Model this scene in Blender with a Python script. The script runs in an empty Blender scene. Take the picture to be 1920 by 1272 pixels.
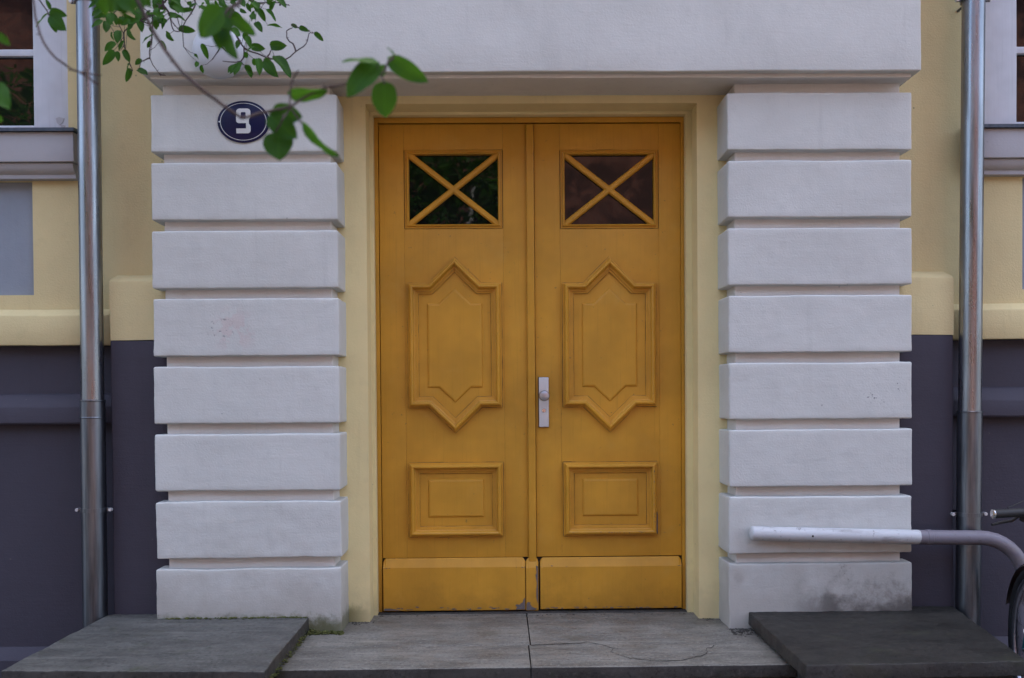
import bpy, bmesh, math, random
from mathutils import Vector, Matrix, noise
from math import radians, sin, cos, pi

random.seed(11)
scene = bpy.context.scene
COL = scene.collection

# ---------------------------------------------------------------- camera
yaw, pitch, roll = radians(0.746), radians(-0.954), radians(-0.421)
d0 = Vector((sin(yaw), cos(yaw), 0))
rt = Vector((cos(yaw), -sin(yaw), 0))
fw = cos(pitch) * d0 + sin(pitch) * Vector((0, 0, 1))
up = cos(pitch) * Vector((0, 0, 1)) - sin(pitch) * d0
r2 = cos(roll) * rt + sin(roll) * up
u2 = -sin(roll) * rt + cos(roll) * up
cam_data = bpy.data.cameras.new('camera')
cam = bpy.data.objects.new('camera', cam_data)
COL.objects.link(cam)
M = Matrix.Identity(4)
for i in range(3):
    M[i][0], M[i][1], M[i][2] = r2[i], u2[i], -fw[i]
M[0][3], M[1][3], M[2][3] = 0, -4.4, 1.4
cam.matrix_world = M
cam_data.sensor_width = 36
cam_data.lens = 33.75
cam_data.shift_y = 133.7 / 1920
cam_data.clip_start = 0.05
cam_data.clip_end = 800
cam_data.dof.use_dof = True
cam_data.dof.focus_distance = 4.35
cam_data.dof.aperture_fstop = 2.5
scene.camera = cam

# ---------------------------------------------------------------- sky, sun, exposure
SUN_EL, SUN_AZ = radians(60), radians(16)      # the sun stands behind the house: the facade is in open shade
world = bpy.data.worlds.new('World')
scene.world = world
world.use_nodes = True
wn = world.node_tree.nodes
wn.clear()
sky = wn.new('ShaderNodeTexSky')
sky.sky_type = 'NISHITA'
sky.sun_disc = False
sky.sun_elevation = SUN_EL
sky.sun_rotation = SUN_AZ
sky.air_density = 1.0
sky.dust_density = 7.0
sky.ozone_density = 1.0
bg = wn.new('ShaderNodeBackground')
bg.inputs['Strength'].default_value = 0.15
wo = wn.new('ShaderNodeOutputWorld')
world.node_tree.links.new(sky.outputs[0], bg.inputs[0])
world.node_tree.links.new(bg.outputs[0], wo.inputs[0])
sl = bpy.data.lights.new('sun', 'SUN')
sl.energy = 2.0
sl.angle = radians(0.53)
sl.color = (1.0, 0.95, 0.88)
sun = bpy.data.objects.new('sun', sl)
COL.objects.link(sun)
sdir = Vector((sin(SUN_AZ) * cos(SUN_EL), cos(SUN_AZ) * cos(SUN_EL), sin(SUN_EL)))
sun.rotation_euler = sdir.to_track_quat('Z', 'Y').to_euler()
sun.location = sdir * 60
scene.view_settings.view_transform = 'Standard'
scene.view_settings.look = 'None'
scene.view_settings.gamma = 1.0
scene.view_settings.exposure = 2.49
scene.cycles.max_bounces = 5
scene.cycles.diffuse_bounces = 2
scene.cycles.glossy_bounces = 3
scene.cycles.transmission_bounces = 3
scene.cycles.caustics_reflective = False
scene.cycles.caustics_refractive = False

# ---------------------------------------------------------------- materials
class NT:
    def __init__(s, name):
        s.m = bpy.data.materials.new(name)
        s.m.use_nodes = True
        s.t = s.m.node_tree
        s.t.nodes.clear()
        s.out = s.n('ShaderNodeOutputMaterial')
        s.pos = s.n('ShaderNodeNewGeometry').outputs['Position']
    def n(s, k, **kw):
        nd = s.t.nodes.new(k)
        for a, b in kw.items():
            setattr(nd, a, b)
        return nd
    def l(s, a, b):
        s.t.links.new(a, b)
    def inp(s, sock, v):
        if hasattr(v, 'node'):
            s.l(v, sock)
        elif isinstance(v, (tuple, list)) and len(v) == 3 and sock.type == 'RGBA':
            sock.default_value = (*v, 1)
        else:
            sock.default_value = v
    def scaled(s, sc, vec=None):
        nd = s.n('ShaderNodeMapping')
        nd.inputs['Scale'].default_value = sc
        s.l(vec or s.pos, nd.inputs['Vector'])
        return nd.outputs[0]
    def noise(s, scale, detail=4, rough=.55, vec=None, dist=0):
        nd = s.n('ShaderNodeTexNoise')
        nd.inputs['Scale'].default_value = scale
        nd.inputs['Detail'].default_value = detail
        nd.inputs['Roughness'].default_value = rough
        nd.inputs['Distortion'].default_value = dist
        s.l(vec or s.pos, nd.inputs['Vector'])
        return nd.outputs['Fac']
    def ramp(s, v, a, b, lo=0., hi=1.):
        nd = s.n('ShaderNodeMapRange')
        nd.interpolation_type = 'SMOOTHSTEP'
        s.l(v, nd.inputs['Value'])
        for i, x in zip((1, 2, 3, 4), (a, b, lo, hi)):
            nd.inputs[i].default_value = x
        return nd.outputs[0]
    def math(s, op, a, b=0.):
        nd = s.n('ShaderNodeMath', operation=op)
        s.inp(nd.inputs[0], a)
        s.inp(nd.inputs[1], b)
        return nd.outputs[0]
    def mix(s, f, a, b, mode='MIX'):
        nd = s.n('ShaderNodeMix', data_type='RGBA', blend_type=mode)
        s.inp(nd.inputs[0], f)
        s.inp(nd.inputs[6], a)
        s.inp(nd.inputs[7], b)
        return nd.outputs[2]
    def xyz(s):
        nd = s.n('ShaderNodeSeparateXYZ')
        s.l(s.pos, nd.inputs[0])
        return nd.outputs
    def bump(s, h, strength, dist=.01, prev=None):
        nd = s.n('ShaderNodeBump')
        nd.inputs['Strength'].default_value = strength
        nd.inputs['Distance'].default_value = dist
        s.l(h, nd.inputs['Height'])
        if prev is not None:
            s.l(prev, nd.inputs['Normal'])
        return nd.outputs[0]
    def bsdf(s, color, rough=.6, metal=0., normal=None, spec=.5, **kw):
        b = s.n('ShaderNodeBsdfPrincipled')
        s.inp(b.inputs['Base Color'], color)
        s.inp(b.inputs['Roughness'], rough)
        s.inp(b.inputs['Metallic'], metal)
        b.inputs['Specular IOR Level'].default_value = spec
        for k, v in kw.items():
            s.inp(b.inputs[k], v)
        if normal is not None:
            s.l(normal, b.inputs['Normal'])
        s.l(b.outputs[0], s.out.inputs['Surface'])
        return s.m

def near(t, x, z, r):
    """1 within a blot round (x, z) on a wall that faces the street."""
    X, Y, Z = t.xyz()
    dx = t.math('SUBTRACT', X, x)
    dz = t.math('SUBTRACT', Z, z)
    d2 = t.math('ADD', t.math('MULTIPLY', dx, dx), t.math('MULTIPLY', dz, dz))
    return t.ramp(t.math('SQRT', d2), r * .3, r, 1, 0)

def mul(c, k):
    return tuple(v * k for v in c)

def plaster(name, col, var=.05, brush=.25, grain=.3, rough=.85, marks=False, base=None, warm=None):
    t = NT(name)
    c = t.mix(t.ramp(t.noise(2.2, 4, .6), .3, .7), mul(col, 1 - var), mul(col, 1 + var))
    c = t.mix(t.ramp(t.noise(14, 5, .65), .52, .78, 0, .35), c, mul(col, .82))
    # hairline rubs and rain streaks
    st = t.noise(1., 3, .6, vec=t.scaled((26, 26, 1.3)))
    c = t.mix(t.ramp(st, .60, .78, 0, .22), c, mul(col, .72))
    gr = t.noise(1., 4, .65, vec=t.scaled((3.2, 3.2, 1.1)))
    c = t.mix(t.ramp(gr, .52, .80, 0, .30), c, mul(col, .70))
    # dark specks
    sp = t.n('ShaderNodeTexVoronoi')
    sp.inputs['Scale'].default_value = 17
    t.l(t.pos, sp.inputs['Vector'])
    on = t.math('MULTIPLY', t.ramp(sp.outputs['Distance'], .045, .09, 1, 0), t.ramp(t.noise(5, 2), .60, .64))
    c = t.mix(t.math('MULTIPLY', on, .55), c, (.12, .11, .10))
    if marks:
        n55, n18 = t.noise(55, 3, .6), t.noise(18, 3, .6)
        for x, z, r, cc, lo in ((-1.15, 1.69, .13, (.62, .42, .40), .46), (-1.21, 1.70, .09, (.22, .21, .21), .60),
                                (1.65, 1.376, .07, (.07, .07, .08), .60), (1.763, 1.429, .06, (.07, .07, .08), .60),
                                (1.045, .582, .035, (.16, .12, .11), .38), (-1.20, 1.33, .06, (.3, .29, .29), .62),
                                (-1.12, .70, .05, (.3, .29, .28), .62), (1.52, .60, .07, (.12, .11, .11), .60)):
            k = t.math('MULTIPLY', near(t, x, z, r), t.ramp(n55 if lo > .5 else n18, lo, lo + .08))
            c = t.mix(t.math('MULTIPLY', k, .75 if lo > .5 else .32), c, cc)
    if base:
        zt, amount, dcol = base
        X, Y, Z = t.xyz()
        wob = t.math('ADD', Z, t.math('MULTIPLY', t.math('SUBTRACT', t.noise(6, 5, .65), .5), .55))
        k = t.ramp(wob, .38, zt, amount, 0)
        c = t.mix(k, c, dcol)
        # black splash stain on the foot of the right pier, moss where the foot meets the slabs
        k2 = t.math('MULTIPLY', t.ramp(wob, .40, .57, 1, 0), t.ramp(X, 1.2, 1.5))
        c = t.mix(t.math('MULTIPLY', k2, .85), c, (.09, .075, .065))
        wz = t.math('ADD', Z, t.math('MULTIPLY', t.math('SUBTRACT', t.noise(23, 5, .7), .5), .11))
        k3 = t.math('MULTIPLY', t.ramp(wz, .395, .462, 1, 0), t.ramp(X, -.55, -.75, 0, 1))
        c = t.mix(t.math('MULTIPLY', k3, .85), c, (.085, .085, .02))
    hh = t.math('MULTIPLY', t.noise(1., 3, .6, vec=t.scaled((7, 7, 75))), .0042 * brush)
    hh = t.math('ADD', hh, t.math('MULTIPLY', t.noise(120, 2, .65), .0032 * grain))
    hh = t.math('ADD', hh, t.math('MULTIPLY', t.noise(7, 2, .5), .0030))
    nb = t.bump(hh, 1., 1.)
    return t.bsdf(c, rough, 0, nb, spec=.3)

WHITE = (.615, .602, .562)
M_white = plaster('white_plaster', WHITE, brush=.17, grain=.4, marks=True, base=(.86, .72, (.41, .37, .32)))
M_joint = plaster('white_plaster_joint', (.73, .69, .645), brush=.1)  # same paint as the blocks, lightened to stand in for bounced light
M_yellow = plaster('yellow_plaster', (.70, .568, .30), brush=.15, grain=.55)
M_yellow_trim = plaster('yellow_surround', (.87, .71, .365), brush=.1, base=(.60, .25, (.38, .32, .2)))
M_dark = plaster('dark_plinth_plaster', (.060, .053, .070), brush=.2, rough=.7)
M_panel = plaster('grey_violet_panel', (.29, .315, .36), brush=.1)
M_apron = plaster('window_apron_plaster', (.44, .42, .43), brush=.1)

def painted_wood(name, col, rough, worn=True):
    t = NT(name)
    c = t.mix(t.ramp(t.noise(2.0, 4, .65), .3, .7), mul(col, .84), mul(col, 1.10))
    gr = t.noise(1., 4, .65, vec=t.scaled((110, 40, 2.6)))
    c = t.mix(t.ramp(gr, .52, .78, 0, .45), c, mul(col, .74))
    if worn:
        X, Y, Z = t.xyz()
        # faded, chalky patches
        c = t.mix(t.ramp(t.noise(4.5, 4, .7), .55, .8, 0, .35), c, (col[0] * .95, col[1] * 1.12, col[2] * 2.6))
        # splashed street dirt on the foot
        k = t.ramp(t.math('ADD', Z, t.math('MULTIPLY', t.noise(9, 4, .7), .30)), .46, .68, .65, 0)
        c = t.mix(k, c, mul(col, .50))
        # hand grease round the lock, on both leaves
        k = t.math('MULTIPLY', near(t, .20, 1.34, .30), t.ramp(t.noise(7, 3), .3, .65, .15, .55))
        c = t.mix(k, c, mul(col, .60))
        k = t.ramp(t.noise(46, 3, .7), .70, .72)
        c = t.mix(t.math('MULTIPLY', k, .6), c, (.16, .10, .04))
    hh = t.math('ADD', t.math('MULTIPLY', gr, .0006), t.math('MULTIPLY', t.noise(150, 2), .00025))
    hh = t.math('ADD', hh, t.math('MULTIPLY', t.noise(6, 2), .0012))
    return t.bsdf(c, t.ramp(t.noise(12, 3), .3, .7, rough - .06, rough + .08), 0, t.bump(hh, 1., 1.), spec=.4)

M_door = painted_wood('ochre_door_paint', (.635, .302, .027), .50)
M_doorm = painted_wood('ochre_door_paint_moulding', (.635, .302, .027), .42)
M_frame = painted_wood('white_window_paint', (.60, .61, .65), .5, worn=False)
t = NT('bare_wood'); M_bare = t.bsdf(t.mix(t.noise(60, 4), (.09, .075, .07), (.20, .16, .15)), .9)
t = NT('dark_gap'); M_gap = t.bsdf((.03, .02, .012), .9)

def glass_mat(name):
    t = NT(name)
    nb = t.bump(t.noise(3.2, 2), .10, .012)
    return t.bsdf((.006, .006, .007), .015, 0, nb, spec=.38)
M_glass = glass_mat('dark_window_glass')

def stone(name, col, dark, green, spec=.4):
    t = NT(name)
    c = t.mix(t.ramp(t.noise(4, 4, .65, vec=t.scaled((1, 2.2, 1))), .3, .7), mul(col, .68), mul(col, 1.2))
    c = t.mix(t.ramp(t.noise(1., 4, .7, vec=t.scaled((10, 55, 30))), .5, .72, 0, .7), c, dark)
    sp = t.noise(75, 3, .75)
    c = t.mix(t.ramp(sp, .56, .66, 0, .75), c, mul(dark, .55))
    c = t.mix(t.ramp(sp, .44, .34, 0, .6), c, mul(col, 1.75))
    c = t.mix(t.ramp(t.noise(5.5, 4, .7), .54, .72, 0, .6), c, green)
    st = t.noise(1., 4, .6, vec=t.scaled((1.3, 24, 8)))
    c = t.mix(t.ramp(st, .55, .72, 0, .55), c, mul(col, 1.6))
    hh = t.math('ADD', t.math('MULTIPLY', sp, .0016), t.math('MULTIPLY', t.noise(11, 3, .6), .004))
    return t.bsdf(c, t.ramp(t.noise(8, 3), .3, .7, .5, .8), 0, t.bump(hh, 1., 1.), spec=spec)
M_stoneL = stone('grey_slab_stone', (.098, .094, .084), (.036, .034, .03), (.055, .06, .03))
M_stoneR = stone('dark_slab_stone', (.030, .027, .023), (.010, .009, .008), (.035, .036, .02), .25)
M_land = stone('landing_stone', (.185, .171, .146), (.07, .062, .052), (.10, .09, .066))
M_rough = stone('dirty_riser_stone', (.045, .04, .036), (.02, .016, .014), (.04, .04, .02))

def metal(name, col, rough, blot=.35, metallic=1.0):
    t = NT(name)
    c = t.mix(t.ramp(t.noise(1., 5, .6, vec=t.scaled((40, 40, 2.2))), .35, .7), col, mul(col, 1 - blot))
    c = t.mix(t.ramp(t.noise(60, 4, .7), .60, .72, 0, .4), c, mul(col, .5))
    nb = t.bump(t.noise(1., 3, .5, vec=t.scaled((5, 5, 2.4))), .12, .02)
    r = t.ramp(t.noise(1., 5, .6, vec=t.scaled((60, 60, 4))), .3, .7, rough - .06, rough + .10)
    return t.bsdf(c, r, metallic, nb)
M_zinc = metal('zinc_pipe', (.30, .315, .345), .30)
M_zincold = metal('weathered_zinc_pipe', (.205, .22, .25), .36, .5)
M_steel = metal('brushed_steel', (.66, .65, .66), .42, .1, .35)
M_sill = metal('blue_grey_sill_sheet', (.10, .13, .18), .5, .3, .4)
t = NT('rail_paint')
X, Y, Z = t.xyz()
wobx = t.math('ADD', X, t.math('MULTIPLY', t.noise(70, 3), .02))
c = t.mix(t.ramp(wobx, 1.832, 1.836), (.56, .555, .56), (.19, .165, .19))
c = t.mix(t.ramp(t.noise(38, 5, .7), .58, .70, 0, .7), c, (.12, .095, .085))
c = t.mix(t.ramp(t.noise(1., 4, .7, vec=t.scaled((5, 30, 30))), .5, .7, 0, .5), c, (.22, .19, .18))
M_rail = t.bsdf(c, .5, 0, t.bump(t.noise(80, 3), .3, .003))
t = NT('enamel_blue'); M_enamel = t.bsdf(t.mix(t.noise(30, 4), (.005, .006, .040), (.008, .010, .055)), .30, 0, None, .3)
t = NT('enamel_white'); M_enw = t.bsdf((.66, .66, .64), .22)
t = NT('opal_glass'); M_opal = t.bsdf(t.mix(t.noise(20, 3), (.50, .50, .52), (.54, .54, .56)), .4, 0, None, .5)
t = NT('black_rubber'); M_rubber = t.bsdf(t.mix(t.noise(90, 3), (.010, .010, .011), (.024, .023, .025)), .6)
t = NT('teal_bike_paint'); M_teal = t.bsdf((.03, .19, .21), .22, .2)
t = NT('knob_metal'); M_knob = t.bsdf((.42, .42, .46), .38, 1.0)
t = NT('chrome'); M_chrome = t.bsdf((.65, .65, .66), .15, 1.0)
t = NT('tan_tyre_wall'); M_tan = t.bsdf((.32, .22, .15), .7)

def leaf_mat(name, a, b):
    t = NT(name)
    oi = t.n('ShaderNodeObjectInfo')
    c = t.mix(oi.outputs['Random'], a, b)
    tc = t.n('ShaderNodeTexCoord').outputs['Object']
    sx = t.n('ShaderNodeSeparateXYZ'); t.l(tc, sx.inputs[0])
    rib = t.ramp(t.math('ABSOLUTE', sx.outputs[0]), .0, .03, 1, 0)
    w = t.n('ShaderNodeTexWave', wave_type='BANDS', bands_direction='Y'); w.inputs['Scale'].default_value = 2.6
    ab = t.n('ShaderNodeCombineXYZ'); t.l(t.math('ABSOLUTE', sx.outputs[0]), ab.inputs[0])
    t.l(t.math('SUBTRACT', sx.outputs[1], t.math('MULTIPLY', t.math('ABSOLUTE', sx.outputs[0]), .7)), ab.inputs[1])
    t.l(ab.outputs[0], w.inputs['Vector'])
    c = t.mix(t.math('MULTIPLY', t.ramp(w.outputs['Fac'], .75, .98), .25), c, mul(b, 1.5))
    c = t.mix(t.math('MULTIPLY', rib, .4), c, mul(b, 1.7))
    p = t.n('ShaderNodeBsdfPrincipled'); t.l(c, p.inputs['Base Color']); p.inputs['Roughness'].default_value = .5
    p.inputs['Specular IOR Level'].default_value = .18
    tr = t.n('ShaderNodeBsdfTranslucent'); t.l(t.mix(.6, c, (.10, .26, .02)), tr.inputs[0])
    mx = t.n('ShaderNodeMixShader'); mx.inputs[0].default_value = .38
    t.l(p.outputs[0], mx.inputs[1]); t.l(tr.outputs[0], mx.inputs[2])
    t.l(mx.outputs[0], t.out.inputs['Surface'])
    return t.m
M_leaf = leaf_mat('green_leaf', (.015, .060, .005), (.040, .125, .010))
t = NT('bark'); M_bark = t.bsdf(t.mix(t.noise(40, 5), (.035, .022, .02), (.09, .06, .055)), .85, 0, t.bump(t.noise(60, 4), .5, .004))
t = NT('moss'); M_moss = t.bsdf(t.mix(t.noise(70, 4), (.035, .04, .008), (.12, .125, .03)), .95)
t = NT('crack_dirt'); M_crack = t.bsdf((.03, .028, .024), .95)

# ---------------------------------------------------------------- helpers
def wl(o):
    v = Vector(o.location)
    while o.parent:
        o = o.parent
        v = v + Vector(o.location)
    return v

def link(name, me, mat, parent=None, smooth=True):
    if mat is not None:
        me.materials.append(mat)
    if smooth:
        for p in me.polygons:
            p.use_smooth = True
    o = bpy.data.objects.new(name, me)
    COL.objects.link(o)
    setp(o, parent)
    return o

def setp(o, parent):
    if parent:
        o.parent = parent
        o.matrix_parent_inverse = Matrix.Translation(-ORG.get(parent.name, Vector()))

ORG = {}
def thing(name, label, cat, loc=(0, 0, 0), group=None, kind=None):
    o = bpy.data.objects.new(name, None)
    o.empty_display_size = .1
    o.location = loc
    COL.objects.link(o)
    ORG[o.name] = Vector(loc)
    tag(o, label, cat, group, kind)
    return o

def tag(o, label=None, cat=None, group=None, kind=None):
    for k, v in (('label', label), ('category', cat), ('group', group), ('kind', kind)):
        if v:
            o[k] = v
    return o

def pyd(name, vs, fs, mat, parent=None, smooth=False):
    me = bpy.data.meshes.new(name)
    me.from_pydata([tuple(v) for v in vs], [], fs)
    me.update()
    bm = bmesh.new(); bm.from_mesh(me)
    bmesh.ops.recalc_face_normals(bm, faces=bm.faces)
    bm.to_mesh(me); bm.free()
    return link(name, me, mat, parent, smooth)

def lat(a, b, r, n):
    L = b - a
    r = min(r, L * .45)
    inner = [a + r + (L - 2 * r) * i / n for i in range(n + 1)]
    return [a, a + r * .25, a + r * .6] + inner + [b - r * .6, b - r * .25, b]

def rbox(name, x0, x1, y0, y1, z0, z1, mat, parent=None, r=.006, n=(6, 2, 2), wob=0., wf=5., seed=0., shear=None):
    """Box with rounded, slightly uneven edges."""
    xs, ys, zs = lat(x0, x1, r, n[0]), lat(y0, y1, r, n[1]), lat(z0, z1, r, n[2])
    idx, vs, fs = {}, [], []
    lo = (x0, y0, z0); hi = (x1, y1, z1)
    rr = [min(r, (hi[k] - lo[k]) * .45) for k in range(3)]
    def v(i, j, k):
        key = (i, j, k)
        if key not in idx:
            p = Vector((xs[i], ys[j], zs[k]))
            q = Vector([min(max(p[a], lo[a] + rr[a]), hi[a] - rr[a]) for a in range(3)])
            d = p - q
            if d.length > 1e-9:
                d = Vector([d[a] / rr[a] for a in range(3)])
                m = max(abs(d[0]), abs(d[1]), abs(d[2]))
                d = d.normalized() * m
                p = q + Vector([d[a] * rr[a] for a in range(3)])
            if wob:
                nv = noise.noise_vector(p * wf + Vector((seed, seed * .7, 3.1)))
                nv2 = noise.noise_vector(p * wf * 5 + Vector((seed, 9.1, seed)))
                nv3 = noise.noise_vector(p * 60 + Vector((seed, 1.3, 4.4)))
                p = p + nv * wob + nv2 * wob * .35 + nv3 * min(.0016, wob * .45) * (1 if d.length > 1e-9 else .25)
            if shear:
                p = shear(p)
            idx[key] = len(vs); vs.append(p)
        return idx[key]
    I, J, K = len(xs) - 1, len(ys) - 1, len(zs) - 1
    for i in range(I):
        for k in range(K):
            fs.append((v(i, 0, k), v(i + 1, 0, k), v(i + 1, 0, k + 1), v(i, 0, k + 1)))
            fs.append((v(i, J, k), v(i, J, k + 1), v(i + 1, J, k + 1), v(i + 1, J, k)))
    for i in range(I):
        for j in range(J):
            fs.append((v(i, j, 0), v(i, j + 1, 0), v(i + 1, j + 1, 0), v(i + 1, j, 0)))
            fs.append((v(i, j, K), v(i + 1, j, K), v(i + 1, j + 1, K), v(i, j + 1, K)))
    for j in range(J):
        for k in range(K):
            fs.append((v(0, j, k), v(0, j, k + 1), v(0, j + 1, k + 1), v(0, j + 1, k)))
            fs.append((v(I, j, k), v(I, j + 1, k), v(I, j + 1, k + 1), v(I, j, k + 1)))
    return pyd(name, vs, fs, mat, parent, True)

def boxes(name, bl, mat, parent=None):
    vs, fs = [], []
    for x0, x1, y0, y1, z0, z1 in bl:
        b = len(vs)
        vs += [(x, y, z) for x in (x0, x1) for y in (y0, y1) for z in (z0, z1)]
        fs += [tuple(b + i for i in f) for f in ((0, 1, 3, 2), (4, 6, 7, 5), (0, 4, 5, 1), (2, 3, 7, 6), (0, 2, 6, 4), (1, 5, 7, 3))]
    return pyd(name, vs, fs, mat, parent)

def inset(poly, d):
    """Offset a counter-clockwise polygon inwards with mitred corners."""
    n = len(poly); out = []
    for i in range(n):
        p0, p1, p2 = Vector(poly[i - 1]), Vector(poly[i]), Vector(poly[(i + 1) % n])
        a = (p1 - p0).normalized(); b = (p2 - p1).normalized()
        na = Vector((-a.y, a.x)); nb = Vector((-b.y, b.x))
        m = (na + nb).normalized()
        out.append(tuple(p1 + m * (d / max(.2, m.dot(na)))))
    return out

def moulding(name, poly, prof, y0, mat, parent, cap=False):
    vs, fs = [], []
    n = len(poly)
    for d, h in prof:
        for x, z in inset(poly, d):
            vs.append((x, y0 - h, z))
    # separate vertices per side keep the mitres crisp
    V2, F2 = [], []
    for i in range(n):
        j = (i + 1) % n
        b = len(V2)
        for r in range(len(prof)):
            V2 += [vs[r * n + i], vs[r * n + j]]
        for r in range(len(prof) - 1):
            F2.append((b + 2 * r, b + 2 * r + 1, b + 2 * r + 3, b + 2 * r + 2))
    if cap:
        b = len(V2)
        V2 += vs[-n:]
        F2.append(tuple(range(b, b + n)))
    me = bpy.data.meshes.new(name)
    me.from_pydata(V2, [], F2)
    me.update()
    o = link(name, me, mat, parent, False)
    return o

def tube_bm(bm, pts, r0, r1=None, seg=8, caps=True):
    pts = [Vector(p) for p in pts]
    r1 = r0 if r1 is None else r1
    rings = []
    ref = None
    n = len(pts)
    for i, p in enumerate(pts):
        d = (pts[min(i + 1, n - 1)] - pts[max(i - 1, 0)]).normalized()
        if ref is None:
            ref = d.orthogonal().normalized()
        ref = (ref - d * ref.dot(d)).normalized()
        s = d.cross(ref)
        r = r0 + (r1 - r0) * i / max(1, n - 1)
        rings.append([bm.verts.new(p + (ref * cos(2 * pi * k / seg) + s * sin(2 * pi * k / seg)) * r) for k in range(seg)])
    for a, b in zip(rings, rings[1:]):
        for k in range(seg):
            bm.faces.new((a[k], a[(k + 1) % seg], b[(k + 1) % seg], b[k]))
    if caps:
        bm.faces.new(rings[0][::-1]); bm.faces.new(rings[-1])
    return rings

def bmobj(name, bm, mat, parent=None, smooth=True, sharp=40):
    bmesh.ops.recalc_face_normals(bm, faces=bm.faces)
    for e in bm.edges:
        if len(e.link_faces) == 2 and e.calc_face_angle(0) > radians(sharp):
            e.smooth = False
    me = bpy.data.meshes.new(name)
    bm.to_mesh(me); bm.free()
    return link(name, me, mat, parent, smooth)

def tube(name, pts, r0, mat, parent=None, r1=None, seg=12):
    bm = bmesh.new()
    tube_bm(bm, pts, r0, r1, seg)
    return bmobj(name, bm, mat, parent)

def lathe(name, prof, c, axis, mat, parent=None, seg=28, sx=1., sz=1.):
    """prof: (radius, along) pairs turned about `axis` through c."""
    ax = Vector(axis).normalized()
    a = Vector((1, 0, 0)) if abs(ax.x) < .9 else Vector((0, 0, 1))
    a = (a - ax * a.dot(ax)).normalized(); b = ax.cross(a)
    bm = bmesh.new(); rings = []
    for r, h in prof:
        rings.append([bm.verts.new(Vector(c) + ax * h + a * cos(2 * pi * k / seg) * r * sx + b * sin(2 * pi * k / seg) * r * sz) for k in range(seg)])
    for p, q in zip(rings, rings[1:]):
        for k in range(seg):
            bm.faces.new((p[k], p[(k + 1) % seg], q[(k + 1) % seg], q[k]))
    bm.faces.new(rings[0]); bm.faces.new(rings[-1])
    return bmobj(name, bm, mat, parent)

def extrude_x(name, prof, x0, x1, mat, parent, nx=1, wob=0.):
    """prof: closed (y, z) outline swept along x."""
    bm = bmesh.new(); rings = []
    for i in range(nx + 1):
        x = x0 + (x1 - x0) * i / nx
        ring = []
        for y, z in prof:
            p = Vector((x, y, z))
            if wob:
                p += noise.noise_vector(p * 3.) * wob
            ring.append(bm.verts.new(p))
        rings.append(ring)
    m = len(prof)
    for a, b in zip(rings, rings[1:]):
        for k in range(m):
            bm.faces.new((a[k], a[(k + 1) % m], b[(k + 1) % m], b[k]))
    bm.faces.new(rings[0]); bm.faces.new(rings[-1])
    return bmobj(name, bm, mat, parent, True, 25)

def holed_wall(name, x0, x1, z0, z1, holes, y, mat, parent, depth):
    """Wall sheet facing -y with openings (x0, x1, z0, z1) and their reveals."""
    xs = sorted({x0, x1} | {h[0] for h in holes} | {h[1] for h in holes})
    zs = sorted({z0, z1} | {h[2] for h in holes} | {h[3] for h in holes})
    xs = [x for x in xs if x0 <= x <= x1]; zs = [z for z in zs if z0 <= z <= z1]
    vs, fs = [], []
    def q(*p):
        b = len(vs); vs.extend(p); fs.append(tuple(range(b, b + 4)))
    for xa, xb in zip(xs, xs[1:]):
        for za, zb in zip(zs, zs[1:]):
            cx, cz = (xa + xb) / 2, (za + zb) / 2
            if any(h[0] < cx < h[1] and h[2] < cz < h[3] for h in holes):
                continue
            q((xa, y, za), (xb, y, za), (xb, y, zb), (xa, y, zb))
    for a, b, c, d in holes:
        e = y + depth
        q((a, y, c), (a, y, d), (a, e, d), (a, e, c))
        q((b, y, c), (b, e, c), (b, e, d), (b, y, d))
        q((a, y, d), (b, y, d), (b, e, d), (a, e, d))
        if c > z0:
            q((a, y, c), (a, e, c), (b, e, c), (b, y, c))
    me = bpy.data.meshes.new(name); me.from_pydata(vs, [], fs); me.update()
    bm = bmesh.new(); bm.from_mesh(me)
    bmesh.ops.remove_doubles(bm, verts=bm.verts, dist=1e-5)
    bm.to_mesh(me); bm.free()
    return link(name, me, mat, parent, False)
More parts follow.
